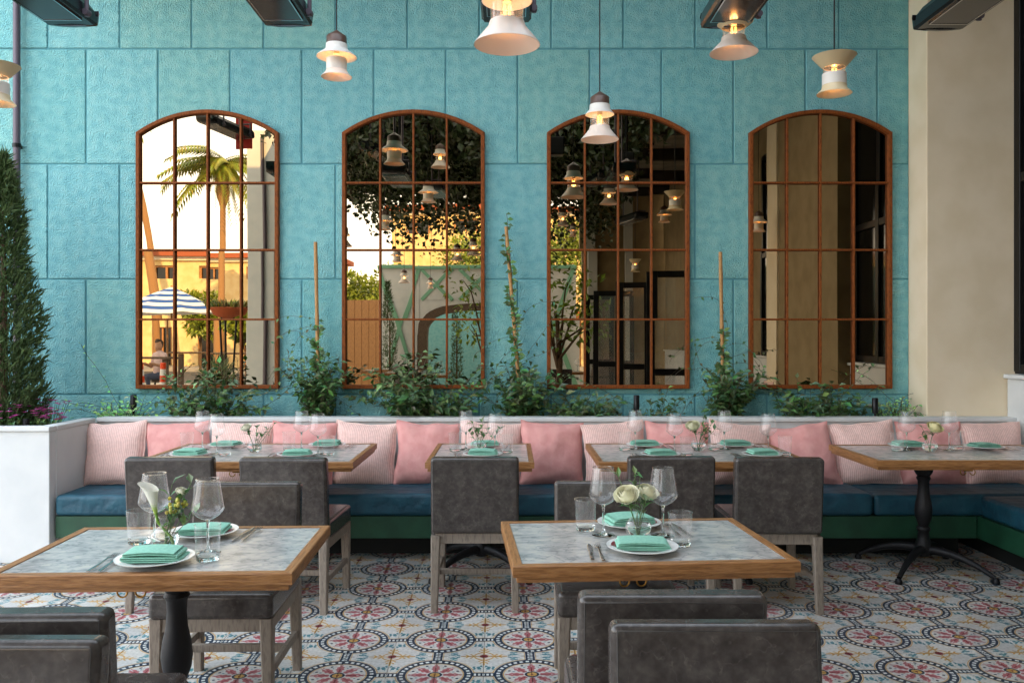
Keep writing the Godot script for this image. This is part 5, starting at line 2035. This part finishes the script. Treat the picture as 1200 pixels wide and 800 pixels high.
	part(pot, "band", b.done(), M.iron)

	# sunlit street fronts
	front("street_building", "long sunlit ochre street front reflected in the palm mirror", Vector3(-17.5, -0.16, 33), 15.0, 6.0, 6, M.ochre)
	front("street_building", "taller sunlit ochre front reflected above the lattice wall", Vector3(3.0, -0.16, 34), 19.0, 8.6, 7, M.ochre)
	front("street_building", "pale low front reflected between the palm and the trees", Vector3(-31, -0.16, 36), 11.5, 7.5, 4, M.pale_wall)
	for q in [[-6.6, 21.0, 4.6, "sunlit yellow green tree reflected at the left of the lattice mirror"], [-8.3, 23.0, 4.2, "smaller sunlit tree behind the honey wood screen"], [-4.4, 24.5, 5.0, "rounded sunlit tree reflected above the lattice wall"], [-1.6, 25.5, 7.0, "tall sunlit tree reflected in the middle of the lattice mirror"], [1.6, 26.0, 7.4, "tall sunlit tree reflected at the left of the folding door mirror"], [4.2, 27.0, 7.0, "tall sunlit tree reflected behind the patio tree"], [-14.6, 27.0, 3.8, "low sunlit tree reflected behind the striped umbrella"], [-10.4, 20.5, 3.0, "small sunlit tree reflected beside the terracotta bowl"], [-17.6, 24.0, 3.4, "low sunlit tree at the left edge of the palm mirror"]]:
		leafy_tree("street_tree", q[3], Vector3(q[0], -0.16, q[1]), q[2], 2600, Color(0.2, 0.26, 0.03), 0.27, "sunlit trees across the street")

	# lattice wall with timber arch
	var lw := thing("lattice_wall", "white wall with mint lattice and timber arch reflected in the second mirror", "wall", Vector3(-0.9, -0.02, 9.0))
	b = MB.new()
	var arch := PackedVector2Array([Vector2(-2.5, 0), Vector2(2.55, 0), Vector2(2.55, 3.25), Vector2(-2.5, 3.25)])
	# openings are left free between the piers and the lintel
	b.box(Vector3(-1.98, 1.62, 0), Vector3(1.04, 3.24, 0.2))
	b.box(Vector3(2.05, 1.62, 0), Vector3(1.1, 3.24, 0.2))
	b.box(Vector3(0.02, 2.82, 0), Vector3(2.98, 0.84, 0.2))
	for s in [-1.0, 1.0]:
		var sp := PackedVector2Array([Vector2(0.02 + s * 1.49, 2.41), Vector2(0.02, 2.41)])
		for i in 11:
			var a := PI / 2 * (1.0 - i / 10.0)
			sp.append(Vector2(0.02 + s * cos(a) * 1.46, 1.55 + pow(sin(a), 0.6) * 0.78))
		sp.append(Vector2(0.02 + s * 1.49, 1.5))
		b.prism(sp, -0.1, 0.1)
	part(lw, "panel", b.done(), M.white)
	b = MB.new()
	for q in [[-1.98, 1.9], [2.05, 1.62]]:
		for s in [-1.0, 1.0]:
			b.box(Vector3(q[0], 1.7, -0.115 - 0.005 * s), Vector3(0.1, 3.4, 0.03), Basis(Vector3.BACK, s * 0.31))
	for k in 3:
		for s in [-1.0, 1.0]:
			b.box(Vector3(-1.0 + k * 1.0, 2.82, -0.112 - 0.004 * s), Vector3(0.09, 1.15, 0.026), Basis(Vector3.BACK, s * 0.8))
	part(lw, "lattice", b.done(), M.mint_paint)
	b = MB.new()
	b.cbox(Vector3(0.02, 3.27, 0), Vector3(5.1, 0.09, 0.3), 0.01)
	part(lw, "top_rail", b.done(), M.mint_paint)
	b = MB.new()
	var g := []
	var pts := []
	for i in 21:
		var a := PI * i / 20.0
		pts.append(Vector3(0.02 - cos(a) * 1.46, 1.55 + pow(sin(a), 0.6) * 0.78, -0.06))
	pts = [Vector3(-1.44, 0, -0.06)] + pts + [Vector3(1.48, 0, -0.06)]
	for i in pts.size() - 1:
		var mid := Vector3(0.02, 1.0, 0)
		var q := PackedVector2Array()
		for e in [[pts[i], 1.0], [pts[i + 1], 1.0], [pts[i + 1], 0.86], [pts[i], 0.86]]:
			var f: Vector3 = mid + (e[0] - mid) * Vector3(e[1], e[1] if e[0].y > 1.2 else 1.0, 1)
			q.append(Vector2(f.x, f.y))
		b.prism(q, -0.17, 0.12)
	part(lw, "timber_arch", b.done(), M.barrel)
	var tb := thing("teal_backdrop_wall", "teal wall reflected through the timber arch", "wall", Vector3(-0.9, -0.16, 11.2))
	b = MB.new()
	b.box(Vector3(0, 1.45, 0), Vector3(4.0, 2.9, 0.2))
	part(tb, "panel", b.done(), M.teal)
	cypress("cypress_tree", "slim cypress reflected left of the timber arch", Vector3(-3.05, -0.1, 8.2), 2.9, 0.26, 1500, "tree")
	cypress("cypress_tree", "slim cypress reflected inside the timber arch", Vector3(-1.5, -0.1, 9.9), 2.5, 0.24, 1200, "tree")
	var scr := thing("honey_wood_screen", "tall honey coloured timber screen reflected before the sunlit trees", "screen", Vector3(-3.95, -0.16, 9.6), 0.25)
	for k in 6:
		b = MB.new()
		b.cbox(Vector3(-0.5 + k * 0.2, 1.3, 0), Vector3(0.192, 2.6, 0.05), 0.004)
		part(scr, "plank", b.done(), M.honey_wood)

	# end wall and the folded black doors
	var ew := thing("end_wall", "cream end wall reflected behind the black folding doors", "wall", Vector3(2.7, 0, 7.2))
	b = MB.new()
	b.rbox(Vector3(0, 2.45, 0.1), Vector3(2.0, 4.9, 0.2), 0.006, 1)
	part(ew, "panel", b.done(), M.tan)
	for q in [-0.75, 0.1]:
		b = MB.new()
		b.rbox(Vector3(q, 2.45, -0.07), Vector3(0.22, 4.9, 0.14), 0.006, 1)
		part(ew, "pilaster", b.done(), M.white)
	var D := [[2.42, -0.35, 2.42, 0.62, "folding door leaf reflected largest, at the right of the third mirror"], [2.05, 1.1, 2.35, 0.5, "folding door leaf reflected second from the right"], [1.95, 3.0, 2.3, 0.66, "folding door leaf reflected third from the right"], [1.86, 4.6, 2.3, 0.5, "folding door leaf reflected farthest, beside the barrel"]]
	for q in D:
		var t := thing("folding_door", "black framed glass " + q[4], "door", Vector3(q[0], 0, q[1]), 0.15, "black folding doors")
		var w: float = q[3]
		var h: float = q[2]
		var f := MB.new()
		for s in [-1.0, 1.0]:
			f.cbox(Vector3(s * w / 2, h / 2 + 0.02, 0), Vector3(0.1, h, 0.05), 0.004)
		for y in [0.07, 0.95, h - 0.03]:
			f.cbox(Vector3(0, y, 0), Vector3(w - 0.1, 0.1, 0.045), 0.004)
		part(t, "frame", f.done(), M.black_metal)
		for y in [[0.12, 0.9], [1.0, h - 0.08]]:
			f = MB.new()
			f.box(Vector3(0, (y[0] + y[1]) / 2, 0), Vector3(w - 0.1, y[1] - y[0], 0.006))
			part(t, "pane", f.done(), M.sheet)
	var br := thing("barrel", "weathered barrel reflected left of the folding doors", "barrel", Vector3(2.1, 0, 5.9))
	b = MB.new()
	b.lathe([Vector2(0, 0), Vector2(0.25, 0), Vector2(0.29, 0.22), Vector2(0.31, 0.45), Vector2(0.29, 0.7), Vector2(0.25, 0.92), Vector2(0, 0.92)], 22, Vector3.ZERO, 0.5)
	part(br, "staves", b.done(), M.barrel)
	for y in [0.12, 0.36, 0.58, 0.82]:
		b = MB.new()
		var rr: float = 0.25 + 0.062 * (1.0 - pow((y - 0.46) / 0.46, 2)) + 0.002
		b.lathe([Vector2(rr - 0.01, y - 0.02), Vector2(rr + 0.004, y - 0.02), Vector2(rr + 0.004, y + 0.02), Vector2(rr - 0.01, y + 0.02)], 22, Vector3.ZERO, 0.4)
		part(br, "hoop", b.done(), M.iron)
	leafy_tree("patio_tree", "leafy tree reflected at the left of the folding door mirror", Vector3(0.95, 0, 3.9), 3.3, 520, Color(0.2, 0.32, 0.04), 0.15, "")
	leafy_tree("patio_tree", "leafy branch tree reflected at the right of the lattice mirror", Vector3(-0.55, 0, 5.2), 3.2, 420, Color(0.22, 0.33, 0.04), 0.15, "")

	# ivy hanging under the roof
	b = MB.new()
	for k in 15000:
		var x := rnd(-3.1, 2.1)
		var z := rnd(-2.6, 6.8)
		var lump := 0.5 + 0.5 * sin(x * 3.1 + z * 1.7) * sin(z * 2.3 - x * 1.1)
		var y := ROOF - 0.22 - pow(rng.randf(), 1.6) * (0.3 + 0.8 * lump + 0.35 * smoothstep(2.0, 6.5, z))
		var g2 := rnd(0.5, 1.2)
		b.col = Color(0.055 * g2, 0.085 * g2, 0.032 * g2)
		b.leaf(Vector3(x, y, z), rv(1.0) + Vector3(0, -0.4, 0), rv(1.0) + Vector3(0, 0, -0.5), rnd(0.08, 0.14), 0.085)
	var iv := part(self, "ivy", b.done(), M.leaf)
	tag(iv, "dense dark ivy hanging under the roof beams in the mirrors", "ivy", "", "stuff")


func front(called: String, label: String, at: Vector3, w: float, h: float, n: int, m: Material) -> void:
	# street front facing -z with arched bays and a tiled eave
	var t := thing(called, label, "building", at, 0.0, "sunlit street fronts")
	var b := MB.new()
	var bay := w / n
	var ow := bay * 0.5
	var oh := minf(h * 0.36, 2.6)
	for k in n:
		var x := -w / 2 + bay * (k + 0.5)
		for s in [-1.0, 1.0]:
			b.box(Vector3(x + s * (bay + ow) / 4, h / 2, 0), Vector3((bay - ow) / 2, h, 0.4))
		b.box(Vector3(x, (oh + h - 1.7 + 0.5) / 2, 0.0), Vector3(ow, h - 1.7 - oh - 0.5 + 1.0, 0.4))
		b.box(Vector3(x, h - 0.25, 0), Vector3(ow, 0.5, 0.4))
	b.box(Vector3(0, h / 2, 3.2), Vector3(w, h, 6.0))
	part(t, "wall", b.done(), m)
	for k in n:
		var x := -w / 2 + bay * (k + 0.5)
		for e in [[oh / 2 + 0.05, oh], [h - 1.1, 1.2]]:
			var win := Node3D.new()
			win.name = "window"
			t.add_child(win, true)
			var f := MB.new()
			for s in [-1.0, 0.0, 1.0]:
				f.box(Vector3(x + s * (ow / 2 - 0.06), e[0], -0.02), Vector3(0.1, e[1], 0.1))
			f.box(Vector3(x, e[0] + e[1] / 2 - 0.05, -0.02), Vector3(ow - 0.12, 0.1, 0.09))
			part(win, "frame", f.done(), M.honey_wood)
			f = MB.new()
			f.box(Vector3(x, e[0], 0.06), Vector3(ow, e[1], 0.02))
			part(win, "pane", f.done(), M.dark_glass)
	b = MB.new()
	b.box(Vector3(0, h * 0.52, -0.26), Vector3(w + 0.1, 0.16, 0.12))
	b.box(Vector3(0, h - 0.12, -0.3), Vector3(w + 0.1, 0.2, 0.2))
	part(t, "cornice", b.done(), M.pale_wall)
	for k in n:
		if k % 3 == 2:
			continue
		b = MB.new()
		var x := -w / 2 + bay * (k + 0.5)
		b.prism(PackedVector2Array([Vector2(x - ow * 0.65, oh + 0.5), Vector2(x + ow * 0.65, oh + 0.5), Vector2(x + ow * 0.65, oh + 0.12), Vector2(x - ow * 0.65, oh + 0.12)]), -1.1, -0.22)
		part(t, "awning", b.done(), M.white_cloth if k % 3 else M.terracotta)
	b = MB.new()
	b.prism(PackedVector2Array([Vector2(-w / 2 - 0.3, h - 0.02), Vector2(w / 2 + 0.3, h - 0.02), Vector2(w / 2 + 0.3, h + 0.25), Vector2(-w / 2 - 0.3, h + 0.25)]), -0.7, 6.5)
	part(t, "roof", b.done(), M.roof_tile)


func leafy_tree(called: String, label: String, at: Vector3, h: float, n: int, tone: Color, ll: float, group: String) -> void:
	var t := thing(called, label, "tree", at, 0.0, group)
	var b := MB.new()
	b.tube([Vector3.ZERO, Vector3(0.04, h * 0.3, 0.02), Vector3(-0.02, h * 0.6, 0)], [0.02 * h, 0.015 * h, 0.008 * h], 8)
	var f := MB.new()
	var lobes := []
	for k in 9:
		var a := k * 2.4
		var c := Vector3(cos(a) * h * 0.22 * rnd(0.5, 1.1), h * rnd(0.5, 0.86), sin(a) * h * 0.22 * rnd(0.5, 1.1))
		lobes.append(c)
		b.tube([Vector3(0, h * rnd(0.25, 0.5), 0), c * Vector3(0.6, 0.9, 0.6), c], [0.008 * h, 0.005 * h, 0.002 * h], 6)
	for k in n:
		var c: Vector3 = lobes[rng.randi() % 9]
		var d := rv(1.0).normalized()
		var p := c + d * h * 0.15 * pow(rng.randf(), 0.4)
		var g := rnd(0.65, 1.3)
		f.col = Color(tone.r * g, tone.g * g, tone.b * g)
		f.leaf(p, d + rv(0.7), Vector3.UP + rv(0.8), ll * rnd(0.6, 1.2), ll * 0.55)
	part(t, "trunk", b.done(), M.bark)
	part(t, "crown", f.done(), M.leaf)


func palm(at: Vector3, h: float, label: String, lean: float, fronds: int) -> void:
	var t := thing("palm_tree", label, "tree", at, 0.0, "palms by the street")
	var b := MB.new()
	var pts := []
	var rad := []
	for i in 40:
		var u := i / 39.0
		pts.append(Vector3(lean * u * u, h * u, 0))
		rad.append((0.2 - 0.06 * u + (0.2 * smoothstep(0.8, 0.86, u) * (1.0 - smoothstep(0.9, 0.96, u)))) * (1.0 if i % 2 else 1.05))
	b.tube(pts, rad, 12)
	part(t, "trunk", b.done(), M.palm_bark)
	b = MB.new()
	var top: Vector3 = pts[39]
	for k in fronds:
		var a := k * 2.4
		var el := rnd(-0.5, 1.0)
		var d := Vector3(cos(a), 0, sin(a))
		var p := top
		var ln := rnd(1.7, 2.4)
		for i in 24:
			var u := i / 23.0
			var q := top + d * ln * u * cos(el * (1.0 - u)) + Vector3(0, ln * (sin(el) * u - 0.75 * u * u), 0)
			var along := (q - p) if i else d
			for s in [-1.0, 1.0]:
				b.col = Color(rnd(0.2, 0.3), rnd(0.24, 0.32), rnd(0.02, 0.05))
				var side: Vector3 = d.cross(Vector3.UP) * s
				b.leaf(q, side + along.normalized() * 0.7 + Vector3(0, -0.5, 0), Vector3.UP, 0.75 * (1.0 - 0.5 * u), 0.085)
			p = q
	part(t, "crown", b.done(), M.leaf)


func umbrella(at: Vector3) -> void:
	var t := thing("striped_umbrella", "blue and white striped umbrella reflected in the palm mirror", "umbrella", at, 0.2)
	var b := MB.new()
	b.tube([Vector3(0, 0, 0), Vector3(0, 2.85, 0)], 0.022, 8)
	part(t, "pole", b.done(), M.honey_wood)
	b = MB.new()
	b.lathe([Vector2(0, 0), Vector2(0.26, 0), Vector2(0.24, 0.07), Vector2(0.03, 0.09), Vector2(0, 0.09)], 18, Vector3.ZERO, 0.4)
	part(t, "base", b.done(), M.iron)
	# eight gores, each sewn from straight bands
	var R := 1.25
	var n := 8
	for st in 9:
		var q := MB.new()
		for k in n:
			var a0 := TAU * k / n
			var a1 := TAU * (k + 1) / n
			var g := []
			for e in [st / 9.0, (st + 1) / 9.0]:
				var row := PackedVector3Array()
				for i in 5:
					var u := i / 4.0
					var d := Vector3(cos(a0), 0, sin(a0)).lerp(Vector3(cos(a1), 0, sin(a1)), u)
					var y: float = 2.82 - 0.5 * e - 0.12 * e * e - 0.03 * sin(u * PI) * e
					row.append(d * R * e + Vector3(0, y, 0))
				g.append(row)
			q.grid(g, 1.0)
			var low := []
			for row in g:
				var r2 := PackedVector3Array()
				for p in row:
					r2.append(p - Vector3(0, 0.004, 0))
				low.append(r2)
			q.grid(low, -1.0)
		part(t, "canopy_band", q.done(), M.navy_stripe if st % 2 else M.white_cloth)


# one continuous body from tapered bones joined by a smooth minimum, meshed as surface nets
func person(at: Vector3) -> void:
	var t := thing("person", "seated person in a light pink shirt with short brown hair, reflected behind the counter", "person", at, 0.5)
	var skin := Color(0.48, 0.27, 0.17)
	var shirt := Color(0.6, 0.44, 0.42)
	var jeans := Color(0.06, 0.08, 0.14)
	var shoe := Color(0.05, 0.04, 0.04)
	# seat height 0.62 on a stool; the body faces -z
	var B := [
		[Vector3(0, 0.72, 0.02), Vector3(0, 0.98, 0.05), 0.15, 0.16, shirt], [Vector3(0, 0.98, 0.05), Vector3(0, 1.17, 0.03), 0.16, 0.13, shirt], [Vector3(-0.16, 1.18, 0.03), Vector3(0.16, 1.18, 0.03), 0.075, 0.075, shirt],
		[Vector3(0, 1.2, 0.02), Vector3(0, 1.3, 0.0), 0.055, 0.052, skin], [Vector3(0, 1.37, 0.0), Vector3(0, 1.45, -0.005), 0.088, 0.092, skin], [Vector3(0, 1.33, -0.05), Vector3(0, 1.36, -0.06), 0.045, 0.05, skin], [Vector3(0, 1.385, -0.09), Vector3(0, 1.4, -0.095), 0.016, 0.013, skin],
		[Vector3(-0.09, 1.4, 0.01), Vector3(-0.095, 1.385, 0.01), 0.02, 0.016, skin], [Vector3(0.09, 1.4, 0.01), Vector3(0.095, 1.385, 0.01), 0.02, 0.016, skin],
		[Vector3(-0.2, 1.17, 0.03), Vector3(-0.25, 0.92, -0.03), 0.058, 0.045, shirt], [Vector3(-0.25, 0.92, -0.03), Vector3(-0.16, 0.98, -0.28), 0.042, 0.032, skin], [Vector3(-0.16, 0.98, -0.28), Vector3(-0.14, 1.0, -0.38), 0.034, 0.028, skin],
		[Vector3(0.2, 1.17, 0.03), Vector3(0.25, 0.92, -0.03), 0.058, 0.045, shirt], [Vector3(0.25, 0.92, -0.03), Vector3(0.16, 0.98, -0.28), 0.042, 0.032, skin], [Vector3(0.16, 0.98, -0.28), Vector3(0.14, 1.0, -0.38), 0.034, 0.028, skin],
		[Vector3(-0.09, 0.7, 0.0), Vector3(-0.11, 0.68, -0.42), 0.09, 0.06, jeans], [Vector3(-0.11, 0.68, -0.42), Vector3(-0.11, 0.28, -0.38), 0.058, 0.042, jeans], [Vector3(-0.11, 0.24, -0.36), Vector3(-0.11, 0.22, -0.52), 0.045, 0.035, shoe],
		[Vector3(0.09, 0.7, 0.0), Vector3(0.11, 0.68, -0.42), 0.09, 0.06, jeans], [Vector3(0.11, 0.68, -0.42), Vector3(0.11, 0.28, -0.38), 0.058, 0.042, jeans], [Vector3(0.11, 0.24, -0.36), Vector3(0.11, 0.22, -0.52), 0.045, 0.035, shoe],
	]
	part(t, "body", nets(B, Vector3(-0.36, 0.14, -0.62), Vector3(0.36, 1.6, 0.26), 0.02, 0.03), M.skin)
	var hair := [[Vector3(0, 1.47, 0.02), Vector3(0, 1.5, -0.03), 0.09, 0.07, Color(0.07, 0.04, 0.025)], [Vector3(0, 1.4, 0.06), Vector3(0, 1.46, 0.05), 0.06, 0.07, Color(0.07, 0.04, 0.025)]]
	part(t, "hair", nets(hair, Vector3(-0.13, 1.3, -0.14), Vector3(0.13, 1.62, 0.18), 0.015, 0.03), M.skin)
	var s := thing("bar_stool", "dark stool under the seated person in the palm mirror", "stool", at, PI * 0.85)
	var b := MB.new()
	b.lathe([Vector2(0, 0.56), Vector2(0.17, 0.56), Vector2(0.18, 0.585), Vector2(0.17, 0.61), Vector2(0, 0.61)], 20, Vector3.ZERO, 0.4)
	part(s, "seat", b.done(), M.barrel)
	for k in 4:
		var a := PI / 4 + k * PI / 2
		b = MB.new()
		b.tube([Vector3(cos(a) * 0.2, 0, sin(a) * 0.2), Vector3(cos(a) * 0.12, 0.57, sin(a) * 0.12)], 0.016, 7)
		part(s, "leg", b.done(), M.iron)


func nets(B: Array, lo: Vector3, hi: Vector3, cell: float, k: float) -> ArrayMesh:
	var nx := int((hi.x - lo.x) / cell) + 2
	var ny := int((hi.y - lo.y) / cell) + 2
	var nz := int((hi.z - lo.z) / cell) + 2
	var f := PackedFloat32Array()
	f.resize(nx * ny * nz)
	f.fill(1.0)
	var who := PackedInt32Array()
	who.resize(nx * ny * nz)
	for bi in B.size():
		var b = B[bi]
		var a: Vector3 = b[0]
		var e: Vector3 = b[1]
		var R: float = maxf(b[2], b[3]) + 3.0 * cell + k
		var l0 := (a.min(e) - Vector3.ONE * R - lo) / cell
		var h0 := (a.max(e) + Vector3.ONE * R - lo) / cell
		var ab := e - a
		var L := maxf(ab.length_squared(), 1e-9)
		for z in range(maxi(0, int(l0.z)), mini(nz, int(h0.z) + 1)):
			for y in range(maxi(0, int(l0.y)), mini(ny, int(h0.y) + 1)):
				for x in range(maxi(0, int(l0.x)), mini(nx, int(h0.x) + 1)):
					var p := lo + Vector3(x, y, z) * cell
					var u := clampf((p - a).dot(ab) / L, 0, 1)
					var d: float = p.distance_to(a + ab * u) - lerpf(b[2], b[3], u)
					var i := x + nx * (y + ny * z)
					if d < f[i]:
						who[i] = bi
					var m := maxf(k - absf(d - f[i]), 0.0) / k
					f[i] = minf(d, f[i]) - m * m * k * 0.25
	var at := {}
	var nn := {}
	for z in nz - 1:
		for y in ny - 1:
			for x in nx - 1:
				var sum := Vector3.ZERO
				var cnt := 0
				var base := x + nx * (y + ny * z)
				var c := [f[base], f[base + 1], f[base + nx], f[base + nx + 1], f[base + nx * ny], f[base + nx * ny + 1], f[base + nx * ny + nx], f[base + nx * ny + nx + 1]]
				for q in [[0, 1], [2, 3], [4, 5], [6, 7], [0, 2], [1, 3], [4, 6], [5, 7], [0, 4], [1, 5], [2, 6], [3, 7]]:
					var g0: float = c[q[0]]
					var g1: float = c[q[1]]
					if (g0 < 0) != (g1 < 0):
						var u := g0 / (g0 - g1)
						var p0 := Vector3(q[0] & 1, (q[0] >> 1) & 1, q[0] >> 2)
						var p1 := Vector3(q[1] & 1, (q[1] >> 1) & 1, q[1] >> 2)
						sum += p0.lerp(p1, u)
						cnt += 1
				if cnt:
					at[base] = lo + (Vector3(x, y, z) + sum / cnt) * cell
					nn[base] = Vector3(c[1] + c[3] + c[5] + c[7] - c[0] - c[2] - c[4] - c[6], c[2] + c[3] + c[6] + c[7] - c[0] - c[1] - c[4] - c[5], c[4] + c[5] + c[6] + c[7] - c[0] - c[1] - c[2] - c[3]).normalized()
	var o := MB.new()
	var st := [1, nx, nx * ny]
	for z in range(1, nz - 1):
		for y in range(1, ny - 1):
			for x in range(1, nx - 1):
				var i := x + nx * (y + ny * z)
				for ax in 3:
					if (f[i] < 0) == (f[i + st[ax]] < 0):
						continue
					var s1: int = st[(ax + 1) % 3]
					var s2: int = st[(ax + 2) % 3]
					var q := [i, i - s1, i - s1 - s2, i - s2]
					if not (at.has(q[0]) and at.has(q[1]) and at.has(q[2]) and at.has(q[3])):
						continue
					o.col = B[who[i]][4]
					o.tri(at[q[0]], at[q[1]], at[q[2]], nn[q[0]], nn[q[1]], nn[q[2]])
					o.tri(at[q[0]], at[q[2]], at[q[3]], nn[q[0]], nn[q[2]], nn[q[3]])
	return o.done()


const LAMP_ENERGY := 0.0016


func _ready() -> void:
	# camera
	var cam := Camera3D.new()
	cam.name = "camera"
	cam.projection = Camera3D.PROJECTION_FRUSTUM
	cam.near = 0.05
	cam.far = 400.0
	cam.size = 2.0 * 0.05 * 400.0 / 990.0
	cam.frustum_offset = Vector2(2.0 / 990.0, -5.0 / 990.0) * 0.05
	cam.position = Vector3(0, 1.45, 0)
	add_child(cam)
	cam.current = true
	# sky and exposure
	var sky := ProceduralSkyMaterial.new()
	sky.sky_top_color = Color(0.74, 0.78, 0.83)
	sky.sky_horizon_color = Color(0.93, 0.92, 0.9)
	sky.sky_curve = 0.18
	sky.ground_bottom_color = Color(0.5, 0.46, 0.4)
	sky.ground_horizon_color = Color(0.7, 0.66, 0.6)
	sky.sky_energy_multiplier = 1.1
	var env := Environment.new()
	env.background_mode = Environment.BG_SKY
	env.sky = Sky.new()
	env.sky.sky_material = sky
	env.tonemap_mode = Environment.TONE_MAPPER_LINEAR
	env.tonemap_exposure = 5.9
	env.sdfgi_enabled = true
	env.ssao_enabled = true
	env.ssil_enabled = true
	var we := WorldEnvironment.new()
	we.name = "environment"
	we.environment = env
	add_child(we)
	# low warm sun behind the teal wall; the patio lies in its shade
	var sun := DirectionalLight3D.new()
	sun.name = "sun"
	sun.light_color = Color(1.0, 0.86, 0.62)
	sun.light_energy = 0.6
	sun.light_angular_distance = 0.5
	sun.shadow_enabled = true
	sun.look_at_from_position(Vector3.ZERO, Vector3(-0.22, -0.4, 0.87), Vector3.UP)
	add_child(sun)

	rng.seed = 20240607
	make_materials()
	make_floor()
	make_wall()
	make_masonry()
	make_bench()
	make_mirrors()
	make_roof()
	place_chairs()
	lay_tables()
	make_pillows()
	make_lamps()
	make_heaters()
	make_plants()
	make_behind()
